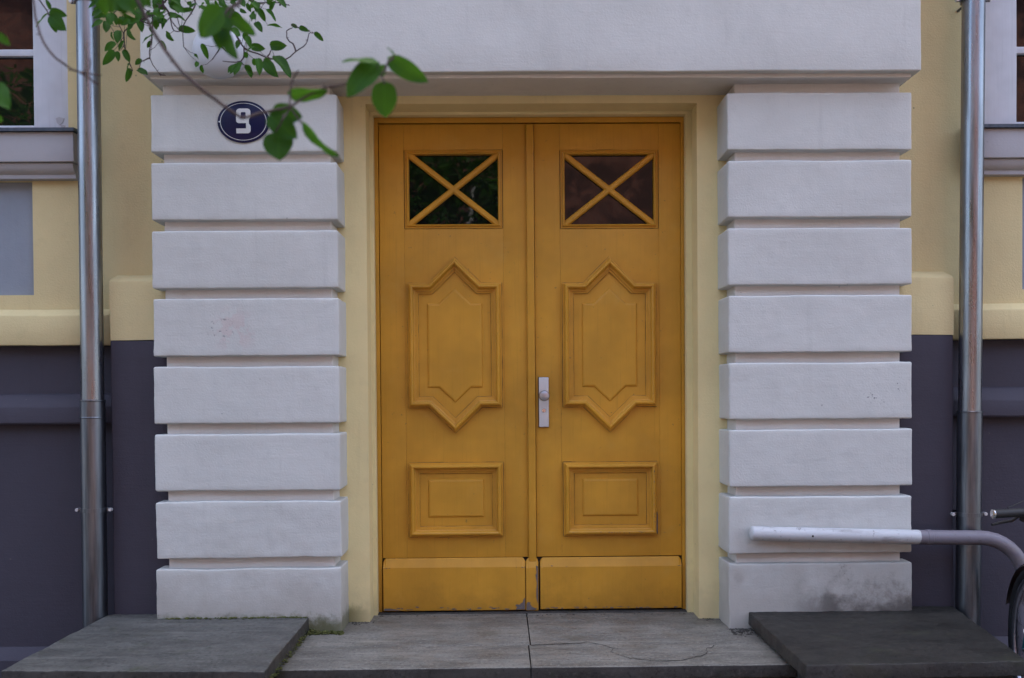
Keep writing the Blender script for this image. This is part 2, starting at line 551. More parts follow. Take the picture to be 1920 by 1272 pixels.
LEAVES = [
(0, -1.315, -1.056, 2.621, -1.342, -1.077, 2.588),
(0, -1.361, -0.952, 2.63, -1.385, -0.977, 2.574),
(0, -1.334, -0.989, 2.614, -1.326, -0.997, 2.58),
(0, -1.252, -1.141, 2.565, -1.233, -1.141, 2.526),
(0, -1.249, -1.148, 2.593, -1.268, -1.152, 2.561),
(0, -1.27, -1.138, 2.631, -1.266, -1.162, 2.585),
(0, -1.337, -1.024, 2.668, -1.342, -1.005, 2.643),
(0, -1.248, -1.12, 2.643, -1.218, -1.137, 2.6),
(0, -1.302, -0.959, 2.58, -1.327, -0.932, 2.574),
(0, -1.296, -0.975, 2.559, -1.303, -0.982, 2.513),
(0, -1.314, -0.848, 2.599, -1.271, -0.875, 2.575),
(0, -1.288, -0.885, 2.623, -1.304, -0.898, 2.601),
(0, -1.318, -1.114, 2.671, -1.312, -1.137, 2.628),
(0, -1.281, -1.061, 2.714, -1.251, -1.042, 2.701),
(0, -1.263, -1.102, 2.675, -1.225, -1.097, 2.685),
(0, -1.401, -0.956, 2.77, -1.402, -0.963, 2.744),
(0, -1.243, -0.985, 2.764, -1.234, -1.011, 2.728),
(0, -1.154, -1.141, 2.615, -1.187, -1.159, 2.589),
(0, -1.23, -0.942, 2.668, -1.244, -0.947, 2.643),
(0, -1.16, -1.059, 2.625, -1.136, -1.054, 2.598),
(0, -1.152, -1.015, 2.671, -1.125, -1.027, 2.637),
(0, -1.245, -0.906, 2.733, -1.25, -0.894, 2.713),
(0, -1.128, -1.082, 2.722, -1.158, -1.077, 2.696),
(0, -1.182, -0.992, 2.72, -1.161, -0.969, 2.732),
(0, -1.168, -0.927, 2.805, -1.129, -0.939, 2.778),
(0, -1.198, -0.846, 2.85, -1.16, -0.869, 2.825),
(0, -1.135, -1.026, 2.716, -1.103, -1.011, 2.739),
(0, -1.064, -1.111, 2.708, -1.027, -1.112, 2.713),
(0, -1.069, -1.147, 2.674, -1.045, -1.137, 2.668),
(0, -1.14, -0.915, 2.723, -1.085, -0.911, 2.715),
(0, -1.2, -0.88, 2.767, -1.212, -0.891, 2.735),
(0, -1.218, -0.938, 2.807, -1.226, -0.932, 2.785),
(0, -1.193, -0.974, 2.792, -1.166, -0.977, 2.794),
(0, -1.111, -0.891, 2.828, -1.116, -0.865, 2.824),
(0, -0.986, -1.008, 2.769, -0.995, -0.998, 2.755),
(0, -0.991, -1.141, 2.584, -0.973, -1.128, 2.54),
(0, -1.067, -0.953, 2.617, -1.076, -0.923, 2.609),
(0, -1.081, -0.897, 2.609, -1.084, -0.91, 2.587),
(0, -1.024, -1.037, 2.549, -1.025, -1.026, 2.524),
(0, -0.88, -1.153, 2.509, -0.904, -1.155, 2.486),
(0, -0.872, -1.106, 2.528, -0.889, -1.129, 2.489),
(0, -0.846, -1.141, 2.513, -0.825, -1.125, 2.485),
(0, -0.896, -1.119, 2.645, -0.869, -1.134, 2.617),
(0, -0.878, -1.035, 2.66, -0.864, -1.013, 2.633),
(0, -0.816, -1.134, 2.577, -0.847, -1.137, 2.565),
(0, -0.892, -0.984, 2.611, -0.878, -0.961, 2.604),
(0, -0.879, -0.898, 2.62, -0.879, -0.876, 2.601),
(0, -0.911, -1.071, 2.758, -0.892, -1.076, 2.741),
(0, -0.848, -1.045, 2.759, -0.849, -1.022, 2.748),
(0, -0.937, -0.854, 2.813, -0.913, -0.874, 2.795),
(0, -0.834, -1.104, 2.699, -0.816, -1.12, 2.676),
(0, -0.904, -1.085, 2.723, -0.893, -1.086, 2.709),
(0, -1.147, -0.971, 2.802, -1.119, -0.986, 2.813),
(0, -0.917, -1.159, 2.725, -0.905, -1.164, 2.706),
(0, -0.826, -1.042, 2.742, -0.801, -1.038, 2.702),
(0, -0.84, -0.855, 2.814, -0.806, -0.844, 2.78),
(0, -0.85, -0.995, 2.752, -0.864, -0.988, 2.72),
(0, -0.859, -0.944, 2.732, -0.831, -0.97, 2.695),
(0, -0.832, -0.872, 2.748, -0.785, -0.855, 2.755),
(0, -0.745, -0.88, 2.75, -0.724, -0.862, 2.743),
(0, -0.685, -1.034, 2.68, -0.653, -1.041, 2.666),
(0, -0.615, -1.127, 2.627, -0.587, -1.119, 2.603),
(0, -0.761, -1.14, 2.579, -0.704, -1.166, 2.569),
(0, -0.759, -1.093, 2.559, -0.696, -1.113, 2.493),
(0, -0.804, -1.051, 2.561, -0.755, -1.078, 2.496),
(0, -0.799, -1.16, 2.528, -0.786, -1.181, 2.475),
(0, -0.845, -1.128, 2.518, -0.826, -1.136, 2.477),
(0, -0.855, -1.152, 2.514, -0.912, -1.129, 2.492),
(0, -0.869, -0.963, 2.64, -0.819, -0.985, 2.624),
(0, -0.856, -1.079, 2.633, -0.841, -1.088, 2.595),
(0, -0.917, -1.043, 2.672, -0.881, -1.066, 2.646),
(0, -0.959, -0.888, 2.79, -0.922, -0.859, 2.77),
(0, -0.872, -1.011, 2.772, -0.859, -1.012, 2.743),
(0, -0.82, -1.133, 2.727, -0.797, -1.156, 2.7),
(0, -0.793, -1.05, 2.764, -0.768, -1.064, 2.75),
(0, -0.931, -0.895, 2.688, -0.935, -0.915, 2.654),
(0, -0.846, -1.153, 2.551, -0.841, -1.126, 2.54),
(0, -0.966, -0.991, 2.793, -0.947, -1.012, 2.763),
(0, -0.901, -0.986, 2.795, -0.88, -1.015, 2.766),
(0, -1.189, -1.169, 2.653, -1.223, -1.177, 2.643),
(0, -1.296, -1.135, 2.69, -1.294, -1.152, 2.645),
(0, -1.212, -0.891, 2.76, -1.259, -0.876, 2.757),
(0, -1.221, -1.286, 2.659, -1.203, -1.299, 2.633),
(0, -1.39, -0.831, 2.82, -1.437, -0.802, 2.839),
(0, -1.067, -1.202, 2.71, -1.036, -1.219, 2.69),
(0, -1.235, -0.974, 2.738, -1.276, -0.956, 2.736),
(0, -1.402, -0.925, 2.787, -1.443, -0.926, 2.787),
(0, -1.42, -0.814, 2.815, -1.392, -0.82, 2.779),
(0, -1.197, -1.236, 2.631, -1.209, -1.257, 2.605),
(0, -1.213, -0.81, 2.814, -1.173, -0.8, 2.81),
(0, -1.37, -0.815, 2.845, -1.346, -0.806, 2.846),
(0, -1.294, -0.887, 2.768, -1.276, -0.904, 2.72),
(0, -1.26, -1.17, 2.731, -1.228, -1.175, 2.711),
(0, -1.357, -1.008, 2.724, -1.347, -0.984, 2.705),
(0, -1.267, -1.038, 2.711, -1.256, -1.067, 2.665),
(0, -1.194, -1.214, 2.726, -1.158, -1.215, 2.739),
(0, -1.189, -1.022, 2.76, -1.173, -1.005, 2.74),
(0, -1.401, -0.914, 2.804, -1.374, -0.913, 2.787),
(0, -1.244, -0.994, 2.747, -1.279, -0.993, 2.748),
(0, -1.233, -1.061, 2.729, -1.236, -1.034, 2.705),
(0, -1.198, -1.02, 2.723, -1.238, -0.994, 2.737),
(0, -1.075, -1.264, 2.71, -1.038, -1.279, 2.701),
(0, -1.285, -1.223, 2.667, -1.326, -1.21, 2.654),
(0, -1.146, -1.19, 2.74, -1.198, -1.163, 2.747),
(0, -1.203, -1.219, 2.689, -1.238, -1.223, 2.7),
(0, -1.277, -0.939, 2.821, -1.236, -0.968, 2.797),
(0, -1.248, -0.988, 2.788, -1.218, -0.987, 2.799),
(0, -1.278, -1.248, 2.622, -1.309, -1.262, 2.598),
(0, -1.348, -1.089, 2.708, -1.337, -1.064, 2.701),
(0, -1.166, -1.015, 2.799, -1.128, -1.003, 2.796),
(0, -1.264, -1.264, 2.719, -1.295, -1.237, 2.706),
(0, -1.126, -1.267, 2.635, -1.095, -1.245, 2.646),
(0, -1.209, -1.166, 2.728, -1.209, -1.188, 2.678),
(0, -1.15, -1.275, 2.694, -1.117, -1.293, 2.686),
(0, -1.29, -1.05, 2.779, -1.309, -1.069, 2.755),
(0, -1.325, -0.933, 2.862, -1.304, -0.93, 2.849),
(0, -1.387, -0.891, 2.824, -1.414, -0.895, 2.825),
(0, -1.277, -0.956, 2.753, -1.273, -0.927, 2.732),
(0, -1.265, -1.098, 2.698, -1.287, -1.107, 2.669),
(0, -1.31, -1.172, 2.749, -1.264, -1.192, 2.745),
(0, -1.308, -1.159, 2.673, -1.338, -1.175, 2.662),
(0, -1.25, -1.168, 2.713, -1.229, -1.141, 2.717),
(0, -1.081, -1.145, 2.712, -1.043, -1.154, 2.686),
(0, -1.313, -1.2, 2.709, -1.309, -1.199, 2.676),
(0, -1.279, -1.279, 2.69, -1.237, -1.308, 2.679),
(0, -1.341, -0.925, 2.84, -1.356, -0.915, 2.809),
(0, -1.268, -0.808, 2.806, -1.246, -0.829, 2.767),
(0, -1.249, -0.854, 2.817, -1.209, -0.846, 2.83),
(0, -1.178, -1.048, 2.72, -1.15, -1.028, 2.722),
(0, -1.19, -0.959, 2.753, -1.208, -0.947, 2.716),
(0, -1.235, -1.248, 2.729, -1.212, -1.227, 2.733),
(0, -1.223, -1.055, 2.739, -1.229, -1.085, 2.693),
(0, -1.188, -0.97, 2.758, -1.179, -0.996, 2.712),
(0, -1.216, -0.935, 2.833, -1.179, -0.953, 2.829),
(0, -1.173, -1.06, 2.695, -1.175, -1.049, 2.667),
(0, -1.107, -1.226, 2.671, -1.115, -1.241, 2.644),
(0, -1.097, -1.27, 2.689, -1.099, -1.284, 2.66),
(0, -1.197, -1.042, 2.736, -1.216, -1.044, 2.711),
(0, -1.338, -0.811, 2.901, -1.379, -0.785, 2.911),
(0, -1.359, -1.075, 2.751, -1.394, -1.089, 2.731),
(0, -1.248, -1.229, 2.634, -1.218, -1.228, 2.62),
(0, -1.182, -0.857, 2.88, -1.221, -0.844, 2.873),
(0, -1.216, -1.298, 2.612, -1.214, -1.299, 2.588),
(0, -1.219, -1.142, 2.742, -1.195, -1.122, 2.745),
(0, -1.462, -0.837, 2.811, -1.496, -0.824, 2.808),
(0, -1.216, -0.801, 2.884, -1.201, -0.795, 2.855),
(0, -1.201, -1.249, 2.684, -1.19, -1.229, 2.676),
(0, -1.301, -1.045, 2.707, -1.268, -1.063, 2.683),
(0, -1.3, -0.985, 2.727, -1.351, -0.96, 2.733),
(0, -0.798, -0.907, 2.836, -0.818, -0.91, 2.817),
(0, -0.908, -0.829, 2.86, -0.881, -0.852, 2.832),
(0, -1.051, -0.809, 2.895, -1.016, -0.824, 2.861),
(0, -0.874, -1.133, 2.764, -0.875, -1.153, 2.724),
(0, -1.172, -0.837, 2.834, -1.181, -0.808, 2.814),
(0, -0.986, -1.063, 2.807, -0.954, -1.088, 2.787),
(0, -1.136, -0.9, 2.865, -1.145, -0.905, 2.821),
(0, -0.97, -1.175, 2.728, -0.951, -1.189, 2.696),
(0, -0.797, -0.855, 2.895, -0.793, -0.872, 2.849),
(0, -1.146, -0.818, 2.9, -1.139, -0.798, 2.876),
(0, -0.846, -0.842, 2.91, -0.806, -0.843, 2.921),
(0, -0.977, -0.87, 2.901, -0.964, -0.848, 2.869),
(0, -0.764, -0.991, 2.827, -0.737, -0.98, 2.831),
(0, -0.773, -1.017, 2.776, -0.795, -1.014, 2.744),
(0, -1.217, -0.942, 2.803, -1.175, -0.954, 2.777),
(0, -1.102, -1.155, 2.759, -1.112, -1.181, 2.716),
(0, -0.982, -0.96, 2.812, -0.961, -0.989, 2.773),
(0, -1.123, -0.846, 2.87, -1.161, -0.848, 2.877),
(0, -1.08, -1.077, 2.792, -1.108, -1.106, 2.788),
(0, -1.002, -0.933, 2.815, -1.0, -0.908, 2.796),
(0, -1.132, -0.927, 2.874, -1.106, -0.945, 2.839),
(0, -0.891, -0.812, 2.858, -0.888, -0.823, 2.822),
(0, -0.813, -1.082, 2.791, -0.784, -1.055, 2.785),
(0, -1.003, -0.934, 2.857, -0.98, -0.907, 2.853),
(0, -1.098, -1.143, 2.753, -1.051, -1.17, 2.724),
(0, -1.219, -0.907, 2.851, -1.273, -0.877, 2.862),
(0, -0.804, -0.901, 2.858, -0.755, -0.93, 2.832),
(0, -0.87, -1.132, 2.758, -0.848, -1.162, 2.719),
(0, -1.144, -0.814, 2.893, -1.167, -0.832, 2.891),
(0, -0.994, -1.18, 2.702, -1.024, -1.182, 2.691),
(0, -1.09, -0.841, 2.831, -1.05, -0.869, 2.808),
(0, -0.968, -1.186, 2.701, -0.982, -1.212, 2.677),
(0, -0.771, -1.064, 2.796, -0.802, -1.078, 2.766),
(0, -0.752, -1.073, 2.762, -0.718, -1.087, 2.734),
(0, -1.276, -0.823, 2.853, -1.306, -0.851, 2.843),
(0, -1.091, -1.045, 2.786, -1.128, -1.06, 2.788),
(0, -1.051, -0.879, 2.853, -1.086, -0.865, 2.862),
(0, -0.814, -1.072, 2.75, -0.825, -1.08, 2.718),
(0, -0.825, -1.101, 2.796, -0.783, -1.127, 2.771),
(0, -1.253, -0.847, 2.862, -1.234, -0.817, 2.838),
(1, -0.233, -2.524, 2.044, -0.288, -2.548, 1.978),
(1, -0.232, -2.54, 2.039, -0.297, -2.54, 2.049),
(1, -0.213, -2.479, 2.067, -0.139, -2.482, 2.021),
(1, -0.199, -2.527, 2.059, -0.211, -2.532, 2.073),
(1, -0.224, -2.488, 2.018, -0.223, -2.478, 1.953),
(1, -0.223, -2.475, 2.057, -0.235, -2.454, 2.039),
(1, -0.411, -2.484, 1.998, -0.334, -2.506, 1.99),
(1, -0.448, -2.466, 1.968, -0.39, -2.478, 1.954),
(1, -0.447, -2.493, 1.953, -0.396, -2.501, 1.907),
(1, -0.436, -2.476, 1.923, -0.432, -2.494, 1.868),
(1, -0.376, -2.525, 1.929, -0.316, -2.541, 1.855),
(1, -0.528, -2.535, 2.145, -0.582, -2.512, 2.101),
(1, -0.53, -2.492, 2.165, -0.547, -2.503, 2.083),
(1, -0.519, -2.51, 2.141, -0.476, -2.481, 2.113),
(1, -0.537, -2.499, 2.118, -0.51, -2.515, 2.058),
(1, -0.992, -2.469, 2.123, -0.971, -2.46, 2.104),
(1, -1.006, -2.451, 2.029, -0.971, -2.475, 1.977),
(1, -0.98, -2.503, 1.954, -0.977, -2.483, 1.943),
(1, -0.773, -2.459, 2.22, -0.797, -2.434, 2.172),
(1, -0.724, -2.555, 2.185, -0.685, -2.568, 2.127),
(1, -0.702, -2.546, 2.199, -0.708, -2.564, 2.126),
(1, -0.731, -2.443, 2.232, -0.699, -2.438, 2.189),
(1, -0.716, -2.448, 2.241, -0.714, -2.456, 2.174),
(1, -0.784, -2.456, 2.237, -0.81, -2.459, 2.188),
(1, -0.724, -2.529, 2.186, -0.752, -2.512, 2.147),
(2, -1.39, -1.373, 2.61, -1.392, -1.389, 2.634),
(2, -1.385, -1.394, 2.588, -1.431, -1.389, 2.552),
(2, -1.37, -1.417, 2.583, -1.32, -1.422, 2.573),
(2, -1.366, -1.422, 2.57, -1.318, -1.433, 2.522),
(2, -1.368, -1.415, 2.571, -1.354, -1.411, 2.525)]
TWIGS = [
(0, 0.0032, 0.0014, [[-1.139, -0.994, 2.81], [-1.151, -1.012, 2.785], [-1.196, -1.02, 2.73], [-1.201, -1.007, 2.7], [-1.212, -0.993, 2.653], [-1.212, -1.013, 2.584], [-1.176, -1.008, 2.523]]),
(0, 0.0032, 0.0014, [[-1.212, -1.012, 2.585], [-1.25, -0.988, 2.578]]),
(0, 0.0032, 0.0014, [[-1.184, -0.998, 2.534], [-1.156, -1.017, 2.521]]),
(0, 0.0032, 0.0014, [[-1.197, -1.016, 2.731], [-1.248, -1.004, 2.72], [-1.289, -0.998, 2.695], [-1.308, -0.994, 2.676], [-1.296, -1.016, 2.621], [-1.287, -1.013, 2.581], [-1.278, -0.992, 2.545]]),
(0, 0.0032, 0.0014, [[-1.248, -1.004, 2.719], [-1.209, -1.009, 2.699]]),
(0, 0.0032, 0.0014, [[-1.047, -1.008, 2.81], [-1.061, -0.982, 2.797], [-1.057, -1.008, 2.755], [-1.099, -0.997, 2.698], [-1.095, -1.006, 2.624]]),
(0, 0.0032, 0.0014, [[-1.166, -1.003, 2.771], [-1.152, -0.985, 2.752], [-1.148, -0.98, 2.725], [-1.128, -1.005, 2.68], [-1.1, -1.012, 2.677]]),
(0, 0.0032, 0.0014, [[-0.986, -0.991, 2.706], [-0.978, -1.012, 2.663], [-0.961, -1.02, 2.622], [-1.002, -0.984, 2.588]]),
(0, 0.0032, 0.0014, [[-0.966, -1.003, 2.628], [-0.947, -0.987, 2.61]]),
(0, 0.0032, 0.0014, [[-0.913, -1.004, 2.81], [-0.923, -0.985, 2.796], [-0.942, -1.002, 2.701], [-0.97, -1.013, 2.64], [-0.962, -1.019, 2.621], [-0.999, -0.998, 2.58]]),
(0, 0.0032, 0.0014, [[-0.944, -0.994, 2.704], [-0.916, -0.984, 2.673], [-0.882, -1.016, 2.617], [-0.839, -0.995, 2.603], [-0.788, -1.005, 2.581], [-0.737, -1.0, 2.583], [-0.703, -1.014, 2.604], [-0.668, -1.009, 2.632], [-0.659, -0.999, 2.671], [-0.647, -0.983, 2.679]]),
(0, 0.0032, 0.0014, [[-0.702, -1.016, 2.604], [-0.714, -1.0, 2.636], [-0.734, -0.988, 2.653], [-0.74, -0.981, 2.687], [-0.715, -1.012, 2.686]]),
(0, 0.0032, 0.0014, [[-0.656, -1.015, 2.674], [-0.695, -0.982, 2.697], [-0.724, -0.981, 2.711]]),
(0, 0.0032, 0.0014, [[-0.886, -1.001, 2.623], [-0.891, -1.018, 2.569], [-0.966, -0.983, 2.581]]),
(0, 0.0032, 0.0014, [[-0.869, -1.004, 2.805], [-0.857, -0.984, 2.789], [-0.81, -0.995, 2.783], [-0.759, -0.987, 2.784], [-0.723, -1.014, 2.764]]),
(0, 0.0032, 0.0014, [[-0.759, -0.989, 2.783], [-0.745, -1.011, 2.785]]),
(0, 0.0032, 0.0014, [[-0.802, -1.004, 2.591], [-0.792, -0.986, 2.623]]),
(0, 0.0032, 0.0014, [[-1.388, -0.987, 2.813], [-1.366, -1.013, 2.768], [-1.338, -1.011, 2.733], [-1.304, -1.004, 2.672]]),
(0, 0.0032, 0.0014, [[-1.304, -0.999, 2.808], [-1.311, -1.005, 2.771], [-1.337, -1.015, 2.732]]),
(1, 0.0042, 0.003, [[-0.731, -2.51, 2.245], [-0.707, -2.491, 2.181], [-0.656, -2.484, 2.086], [-0.592, -2.518, 2.013], [-0.534, -2.498, 1.969], [-0.504, -2.49, 1.95]]),
(1, 0.003, 0.0018, [[-0.497, -2.518, 1.941], [-0.451, -2.486, 1.963], [-0.404, -2.515, 1.964], [-0.385, -2.496, 1.983], [-0.338, -2.498, 2.005], [-0.257, -2.495, 2.021], [-0.226, -2.508, 2.028], [-0.211, -2.503, 2.058], [-0.203, -2.497, 2.065]]),
(1, 0.002, 0.0016, [[-0.407, -2.503, 1.967], [-0.404, -2.494, 2.017], [-0.389, -2.502, 2.038]]),
(1, 0.002, 0.0016, [[-0.407, -2.502, 1.968], [-0.417, -2.519, 1.937], [-0.438, -2.495, 1.918]]),
(1, 0.002, 0.0012, [[-0.407, -2.5, 1.966], [-0.388, -2.511, 1.942], [-0.383, -2.489, 1.939]]),
(1, 0.0018, 0.0012, [[-0.228, -2.489, 2.034], [-0.22, -2.502, 2.011]]),
(1, 0.003, 0.002, [[-0.488, -2.513, 2.233], [-0.502, -2.501, 2.176], [-0.524, -2.516, 2.15], [-0.535, -2.515, 2.124]]),
(1, 0.0016, 0.0012, [[-0.501, -2.503, 2.175], [-0.519, -2.516, 2.137]]),
(1, 0.002, 0.0012, [[-0.734, -2.502, 2.248], [-0.746, -2.5, 2.203], [-0.749, -2.518, 2.185]]),
(1, 0.0016, 0.0012, [[-0.705, -2.495, 2.252], [-0.705, -2.517, 2.196]]),
(3, 0.0026, 0.002, [[-0.964, -2.391, 2.277], [-0.958, -2.389, 2.223], [-0.945, -2.4, 2.167], [-0.915, -2.418, 2.108], [-0.875, -2.4, 2.076], [-0.854, -2.405, 2.066], [-0.828, -2.382, 2.049]]),
(3, 0.0018, 0.0014, [[-0.852, -2.415, 2.063], [-0.845, -2.386, 2.083], [-0.847, -2.38, 2.105]]),
(3, 0.0018, 0.0014, [[-0.86, -2.391, 2.071], [-0.82, -2.387, 2.068]]),
(2, 0.0026, 0.0014, [[-1.431, -1.412, 2.659], [-1.419, -1.381, 2.635], [-1.382, -1.4, 2.585], [-1.383, -1.382, 2.584]])]
# ---------------------------------------------------------------- ground
def ground_mat():
    t = NT('street_paving')
    b = t.n('ShaderNodeTexBrick')
    b.inputs['Scale'].default_value = 3.2
    for k, c in (('Color1', (.07, .067, .064)), ('Color2', (.09, .084, .078)), ('Mortar', (.04, .038, .036))):
        b.inputs[k].default_value = (*c, 1)
    b.inputs['Mortar Size'].default_value = .015
    t.l(t.pos, b.inputs['Vector'])
    c = t.mix(t.ramp(t.noise(1.5, 5), .3, .7, 0, .5), b.outputs['Color'], (.06, .056, .052))
    return t.bsdf(c, .85, 0, t.bump(t.noise(60, 4), .3, .004))
gm = ground_mat()
tag(pyd('ground', [(-250, -250, 0), (250, -250, 0), (250, 250, 0), (-250, 250, 0)], [(0, 1, 2, 3)], gm), 'grey paved street ground in front of the house', kind='structure')

# ---------------------------------------------------------------- the house
H = thing('house', 'yellow plastered house front with white rusticated piers round an ochre double door', 'house', (0, 0, 0))

WIN = ((-3.12, -1.945), (2.232, 3.46))
PANEL = ((-2.95, -2.112), (2.412, 3.26))
PZ = (1.867, 2.383)
holes = [(a, b, 2.60, 4.35) for a, b in WIN] + [(a, b, *PZ) for a, b in PANEL] + [(-.75, 1.05, 1.64, 2.80)]
for row in (5.6,):
    for cx in (-5.6, -2.53, .15, 2.85, 5.6):
        holes.append((cx - .55, cx + .55, row, row + 1.7))
for cx in (-5.6, 5.6):
    holes.append((cx - .58, cx + .58, 2.60, 4.35))
wall = holed_wall('wall', -8, 8, 1.64, 9, holes, 0, M_yellow, H, .06)
boxes('wall_body', [(-8, 8, .26, 9, 0, 9), (-8, -.75, .10, .26, 0, 1.64), (1.05, 8, .10, .26, 0, 1.64)], M_yellow, H)
roof = pyd('roof', [(-8.4, -.45, 8.95), (8.4, -.45, 8.95), (8.4, 4.6, 12), (-8.4, 4.6, 12), (-8.4, 9.45, 8.95), (8.4, 9.45, 8.95)],
           [(0, 1, 2, 3), (3, 2, 5, 4), (0, 3, 4), (1, 5, 2), (0, 4, 5, 1)], M_dark, H)

for side, (a, b) in (('left', PANEL[0]), ('right', PANEL[1])):
    boxes('recessed_panel', [(a - .02, b + .02, .028, .05, PZ[0] - .02, PZ[1] + .02)], M_panel, H)

# string course (yellow), plinth with its ledge (dark)
for x0, x1 in ((-8, -1.732), (2.05, 8)):
    extrude_x('ledge', [(.03, 1.80), (-.003, 1.80), (-.047, 1.770), (-.050, 1.762), (-.049, 1.645), (-.046, 1.637), (.03, 1.637)], x0, x1, M_yellow, H, 40, .004)
    extrude_x('plinth', [(.09, 1.636), (.012, 1.636), (.011, 1.418), (-.004, 1.412), (-.046, 1.362), (-.050, 1.352), (-.049, 1.288), (-.045, 1.281), (.003, 1.279),
                         (.002, .262), (-.045, .222), (-.050, .212), (-.052, -.02), (.09, -.02)], x0, x1, M_dark, H, 40, .004)
for x0, x1 in ((-1.730, -1.468), (1.785, 2.047)):
    extrude_x('buttress_cap', [(.03, 1.955), (-.002, 1.952), (-.082, 1.925), (-.095, 1.913), (-.100, 1.895), (-.100, 1.655), (.03, 1.655)], x0, x1, M_yellow, H, 6, .004)
    rbox('buttress', x0, x1, -.099, .05, -.02, 1.653, M_dark, H, .006, (3, 2, 20), .0025, 4)

# piers: a core with eight plastered blocks each
Z0, PP, BH = 2.4601, .2948, .2489
for pi_, (xa, xb) in enumerate(((-1.503, -.698), (1.006, 1.815))):
    core = rbox('pier', xa + .040, xb - .036, -.157, .06, .36, 2.79, M_joint, H, .004, (6, 2, 24), .002, 5)
    tag(core, ['left pier of stacked white plaster blocks', 'right pier of stacked white plaster blocks, stained at the foot'][pi_])
    for i in range(8):
        zb = Z0 - PP * i
        zt = zb + BH
        if i == 7:
            zb = .352
        jx = random.uniform(-.003, .003)
        rbox('block', xa + jx, xb + jx * .5, -.2 + random.uniform(-.003, .003), .02, zb, zt, M_white, core,
             .0055 + .003 * random.random(), (56, 4, 14), .0026 if i < 6 else .0042, 4.5, i * 3.7 + pi_ * 50)

# lintel with a stepped soffit
LX0, LX1 = -1.515, 1.822
lin = rbox('lintel', LX0, LX1, -.28, .02, 2.776, 3.9, M_white, H, .008, (30, 3, 10), .003, 3, 77)
rbox('lintel_fascia', LX0 + .03, LX1 - .03, -.246, .02, 2.7605, 2.79, M_joint, lin, .004, (24, 2, 2), .002, 4)
rbox('lintel_cornice', LX0 - .06, LX1 + .06, -.36, .02, 3.88, 4.05, M_white, lin, .01, (10, 2, 2), .002, 4)

# yellow door surround
sur = holed_wall('door_surround', -.75, 1.05, .36, 2.80, [(-.60, .912, .36, 2.725)], 0.0, M_yellow_trim, H, .165)
sur.location.y = -.003
boxes('surround_bead', [(-.6, -.583, .128, .17, .36, 2.712), (.885, .912, .128, .17, .36, 2.712), (-.6, .912, .128, .17, 2.712, 2.725)], M_yellow_trim, sur)
boxes('door_frame', [(-.583, -.566, .175, .24, .36, 2.712), (.870, .885, .175, .24, .36, 2.712), (-.566, .870, .175, .24, 2.688, 2.712),
                     (-.62, .93, .236, .258, .36, 2.75)], M_door, sur)

# ---------------------------------------------------------------- door leaves
YD = .180        # front of the stiles
PROF = [(0, -.002), (0, .009), (.0065, .010), (.007, .019), (.010, .029), (.015, .034), (.021, .035), (.026, .031), (.030, .022), (.0305, .015), (.036, .0125),
        (.041, .0125), (.0415, .0065), (.049, .0055), (.052, .0045), (.0525, -.004)]
def rect(x0, x1, z0, z1):
    return [(x0, z0), (x1, z0), (x1, z1), (x0, z1)]
def star(cx, hw, sh, zt, zb, pt, pb):
    return [(cx - hw, zb), (cx - sh, zb), (cx, pb), (cx + sh, zb), (cx + hw, zb), (cx + hw, zt), (cx + sh, zt), (cx, pt), (cx - sh, zt), (cx - hw, zt)]
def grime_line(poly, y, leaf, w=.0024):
    """Dark strip for gap shadow and dirt round an applied moulding, broken here and there."""
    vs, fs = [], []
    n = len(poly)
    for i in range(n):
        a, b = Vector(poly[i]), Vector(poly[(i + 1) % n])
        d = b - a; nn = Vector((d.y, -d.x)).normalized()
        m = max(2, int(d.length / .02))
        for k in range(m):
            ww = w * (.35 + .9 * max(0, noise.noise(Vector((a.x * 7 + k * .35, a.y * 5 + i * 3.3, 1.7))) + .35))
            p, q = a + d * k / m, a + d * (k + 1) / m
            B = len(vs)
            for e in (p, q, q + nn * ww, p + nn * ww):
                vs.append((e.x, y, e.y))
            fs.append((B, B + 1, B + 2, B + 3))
    return pyd('grime', vs, fs, M_gap, leaf)  # gap shadow and dirt drawn as one dark strip, sharpens the moulding

def kick(x0, x1, z0, z1, cl, cr, leaf, name='kick_board'):
    zt = z1 - .040
    def ring(h, top, ins):
        e = .018
        return [(x0 + ins, YD - h, z0 + ins), (x1 - ins, YD - h, z0 + ins), (x1 - ins, YD - h, min(top, z1 - e) if cr else top - .001),
                (x1 - ins - (cr * .55), YD - h, top - e * .28 if cr else top), (x1 - ins - cr, YD - h, top), (x0 + ins + cl, YD - h, top),
                (x0 + ins + cl * .55, YD - h, top - e * .28 if cl else top), (x0 + ins, YD - h, min(top, z1 - e) if cl else top - .001)]
    R = [ring(-.002, z1, 0), ring(.007, z1, 0), ring(.009, z1 - .002, .0012), ring(.024, zt, .0012), ring(.025, zt - .003, .003)]
    vs = [p for r in R for p in r]
    fs = [(8 * a + i, 8 * a + (i + 1) % 8, 8 * a + 8 + (i + 1) % 8, 8 * a + 8 + i) for a in range(4) for i in range(8)] + [tuple(range(32, 40))]
    return pyd(name, vs, fs, M_door, leaf)

